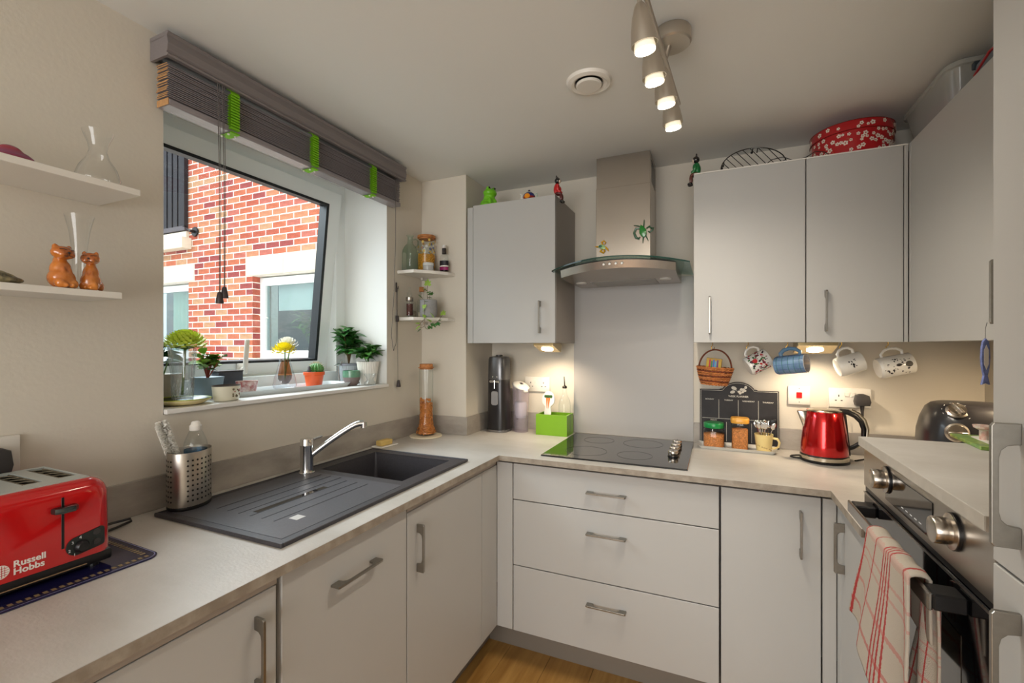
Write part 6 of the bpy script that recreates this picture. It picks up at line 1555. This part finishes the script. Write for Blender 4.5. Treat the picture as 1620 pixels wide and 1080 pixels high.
# wire rack
rk = thing('cooling_rack', 'round dark wire cooling rack propped on top of the right wall cabinets', 'rack', (.150, 2.235, CT+.052), rot=(math.radians(-20), math.radians(-4), math.radians(-35)))
WIRE = mat('dark_wire', (60, 58, 54), .3, .8)
RR = .128
b = MB(); b.tube([(RR*math.cos(2*PI*i/40), RR*.95*math.sin(2*PI*i/40), 0) for i in range(40)], .0022, 6, closed=True)
for k in range(9):
    x = -.105+k*.0262; y = math.sqrt(RR*RR-x*x)*.95; b.tube([(x, -y, .001), (x, y, .001)], .0016, 5)
b.tube([(-.122, .03, -.002), (.122, .03, -.002)], .0016, 5)
for a in (-2.2, -.9, .6, 2.3): b.tube([(RR*math.cos(a)*.96, RR*.93*math.sin(a), 0), (RR*math.cos(a)*.96, RR*.93*math.sin(a), -.022)], .002, 6)
b.build('wire_frame', WIRE, rk, smooth=True)
b = MB()
for i, (x, y) in enumerate(((.060, -.10), (-.085, -.085))): b.tube([(x, y, 0), (x, y-.003, -.018)], .002, 6); b.sph((x, y-.003, -.020), .005, 8, 6)
b.build('foot', BLACK, rk)
tag(MB().tube([(-.02, 2.075+.02, CT+.004), (.03, 2.10, CT+.004), (.08, 2.10, CT+.012), (.13, 2.098, CT+.006), (.18, 2.10, CT+.004), (.21, 2.11, CT+.030), (.25, 2.115, CT+.036), (.29, 2.11, CT+.012), (.33, 2.112, CT+.022), (.36, 2.118, CT+.040), (.385, 2.105, CT+.030), (.405, 2.088, CT+.006)], .0016, 6).build('loose_wire', WIRE, smooth=True), 'thin dark wavy wire lying between the cooling rack and the red tin', 'wire')
# red flower tin
tn = thing('cake_tin', 'round red cake tin with white blossom print on top of the right wall cabinets', 'tin', (.497, 2.222, CT+.0002))
RT, HT = .137, .128
TINR = mat('tin_red', (170, 14, 24), .25, coat=.5)
b = MB(); b.lathe([(0, .001), (RT-.004, .001), (RT-.001, .004), (RT-.001, HT*.74), (0, HT*.74)], 64); b.build('tin_body', TINR, tn, smooth=True)
b = MB(); b.lathe([(RT-.0005, HT*.72), (RT+.0015, HT*.73), (RT+.0015, HT-.003), (RT-.001, HT), (0, HT+.002)], 64); b.build('lid', TINR, tn, smooth=True)
b = MB(); b.lathe([(RT, HT*.715), (RT+.002, HT*.725), (RT, HT*.735)], 64); b.lathe([(RT-.001, HT-.002), (RT+.002, HT-.001), (RT-.001, HT+.001)], 64); b.build('rolled_edge', mat('tin_edge', (120, 40, 34), .3, .5), tn, smooth=True)
b = MB(); rr = random.Random(15); spots = []
while len(spots) < 84:
    a = rr.uniform(-PI, .1); z = rr.uniform(.010, HT-.012)
    if abs(z-HT*.725) < .006: continue
    if all((a-p)**2*RT*RT+(z-q)**2 > .0115**2 for p, q in spots): spots.append((a, z))
for a, z in spots:
    s = rr.uniform(.0032, .0058); r_ = RT+(.0018 if z > HT*.72 else -.0006)
    M = T(r_*math.cos(a), r_*math.sin(a), z) @ R(a, 'Z') @ R(PI/2, 'Y') @ R(rr.random(), 'Z'); b.mi = 0
    for k in range(5): b.cyl(s*.62, 0, .0006, 8, M @ T(s*math.cos(k*1.2566), s*math.sin(k*1.2566), 0))
    b.mi = 1; b.cyl(s*.3, 0, .0009, 6, M)
b.build('blossom_print', [mat('blossom_white', (224, 214, 200), .5), mat('blossom_red', (150, 30, 30), .5)], tn)
b = MB()
for i in range(22):
    a, z = spots[i*3 % len(spots)]; r_ = RT+.0004+(.0014 if z > HT*.72 else 0); a2 = a+rr.uniform(-.16, .16); z2 = min(HT-.01, max(.01, z+rr.uniform(-.02, .02)))
    if (z-HT*.72)*(z2-HT*.72) < 0: continue
    b.tube([(r_*math.cos(a), r_*math.sin(a), z), (r_*math.cos((a+a2)/2), r_*math.sin((a+a2)/2), (z+z2)/2+.003), (r_*math.cos(a2), r_*math.sin(a2), z2)], .0005, 4)
b.build('branch_print', mat('branch_gold', (170, 120, 70), .5), tn)
# plastic tub
tu = thing('plastic_tub', 'clear plastic storage tub with a clip lid on top of the right wall cabinets', 'tub', (.790, 2.030, 2.1003+.0005))
TUB = thin_glass('tub_plastic', (.88, .89, .86), (.78, .80, .76), gloss=1.0, haze=.35)
b = MB(); rg = shell(b, 0, 0, [(.105, .150, .03, .0), (.128, .190, .04, .138)]); b.b.faces.new(rg[0][::-1]); b.build('tub_body', TUB, tu, smooth=True)
b = MB(); rg = shell(b, 0, 0, [(.130, .198, .045, .134), (.134, .206, .048, .137), (.134, .206, .048, .150), (.128, .196, .045, .156), (.118, .180, .04, .158)]); b.b.faces.new(rg[-1]); b.build('tub_lid', TUB, tu, smooth=True)
MB().box(-.095, .09, -.13, .13, .002, .105, .01, seg=2).build('contents', mat('mauve_cloth', (140, 112, 122), .8, var=.25, vscale=40), tu, smooth=True)
bx = thing('folded_bag', 'grey and blue folded bag with red piping on the right wall cabinets', 'bag', (.740, 1.620, 2.1003), rz=-.05)
MB().box(-.085, .085, -.130, .060, 0, .060, .015, seg=3).build('bag_body', mat('bag_grey', (112, 120, 126), .7, var=.15, vscale=12), bx, smooth=True)
b = MB(); b.tube([(-.086, -.12, .030), (-.087, -.04, .042), (-.086, .05, .025)], .0035, 6); b.build('piping', mat('piping_red', (166, 40, 44), .5), bx, smooth=True)
b = MB(); b.box(-.089, .0, .045, .063, .045, .064, .002); b.build('strap', mat('strap_navy', (44, 56, 66), .5), bx)

# magnets on the hood: a green crab and a yellow fish-like sea creature
cy_ = 2.1770
crb = thing('crab_magnet', 'green enamel crab ornament stuck on the steel hood chimney', 'magnet', (-.3045, cy_, 1.905))
CRG = mat('crab_green', (20, 128, 40), .2, coat=.6); CRD = mat('crab_dark', (34, 84, 52), .3, coat=.4)
b = MB(); b.prism([(-.008, .034), (.004, .024), (.016, .010), (.018, -.012), (.010, -.026), (-.004, -.022), (-.014, -.006), (-.014, .014)], -.010, -.0005, 'y', bev=.003); b.build('shell', CRG, crb, smooth=True)
b = MB()
b.tube([(-.012, -.003, .016), (-.030, -.004, .018), (-.038, -.004, -.002), (-.030, -.004, -.024), (-.016, -.004, -.030), (-.012, -.004, -.022)], [.003, .005, .006, .006, .005, .002], 8)
b.tube([(.016, -.003, .014), (.030, -.004, .022), (.040, -.004, .012), (.050, -.004, .014), (.044, -.004, .002), (.032, -.004, -.004), (.024, -.004, .0)], [.003, .004, .0045, .002, .004, .004, .002], 8)
b.build('claw', CRD, crb, smooth=True)
b = MB()
for pts in (((-.010, 0, .024), (-.022, 0, .030), (-.040, 0, .034)), ((.004, 0, .020), (.006, 0, .038), (.007, 0, .056)), ((.004, 0, -.022), (.002, 0, -.036), (.001, 0, -.052)), ((.014, 0, -.018), (.020, 0, -.032), (.026, 0, -.044))): b.tube([(x, -.004, z) for x, _, z in pts], [.003, .0025, .0012], 6)
b.build('leg', CRD, crb, smooth=True)
yf = thing('sea_creature_magnet', 'small yellow and orange sea creature ornament stuck low on the steel hood chimney', 'magnet', (-.490, cy_, 1.852))
YE = mat('yellow_enamel', (214, 160, 20), .25, coat=.5)
b = MB(); b.prism([(-.022, .004), (-.010, .012), (.006, .008), (.018, -.004), (.012, -.014), (-.004, -.012), (-.018, -.004)], -.009, -.0005, 'y', bev=.003); b.build('body', mat('mint_enamel', (150, 190, 120), .25, coat=.5), yf, smooth=True)
b = MB(); b.sph((-.010, -.009, .002), (.008, .004, .006), 14, 10); b.build('eye', mat('teal_enamel', (30, 90, 96), .15, coat=.6), yf, smooth=True)
b = MB(); b.tube([(-.020, -.004, .002), (-.038, -.004, .004)], [.004, .001], 8); b.tube([(.0, -.004, .010), (-.004, -.004, .022), (.006, -.004, .028), (.014, -.004, .020), (.008, -.004, .010)], [.004, .005, .004, .004, .002], 8)
b.tube([(.012, -.004, -.002), (.022, -.004, -.012), (.028, -.004, -.022)], [.005, .005, .002], 8); b.tube([(-.004, -.004, -.012), (-.010, -.004, -.020), (.004, -.004, -.030), (.010, -.004, -.020), (.002, -.004, -.012)], [.004, .006, .004, .005, .003], 8)
b.build('fins', YE, yf, smooth=True)
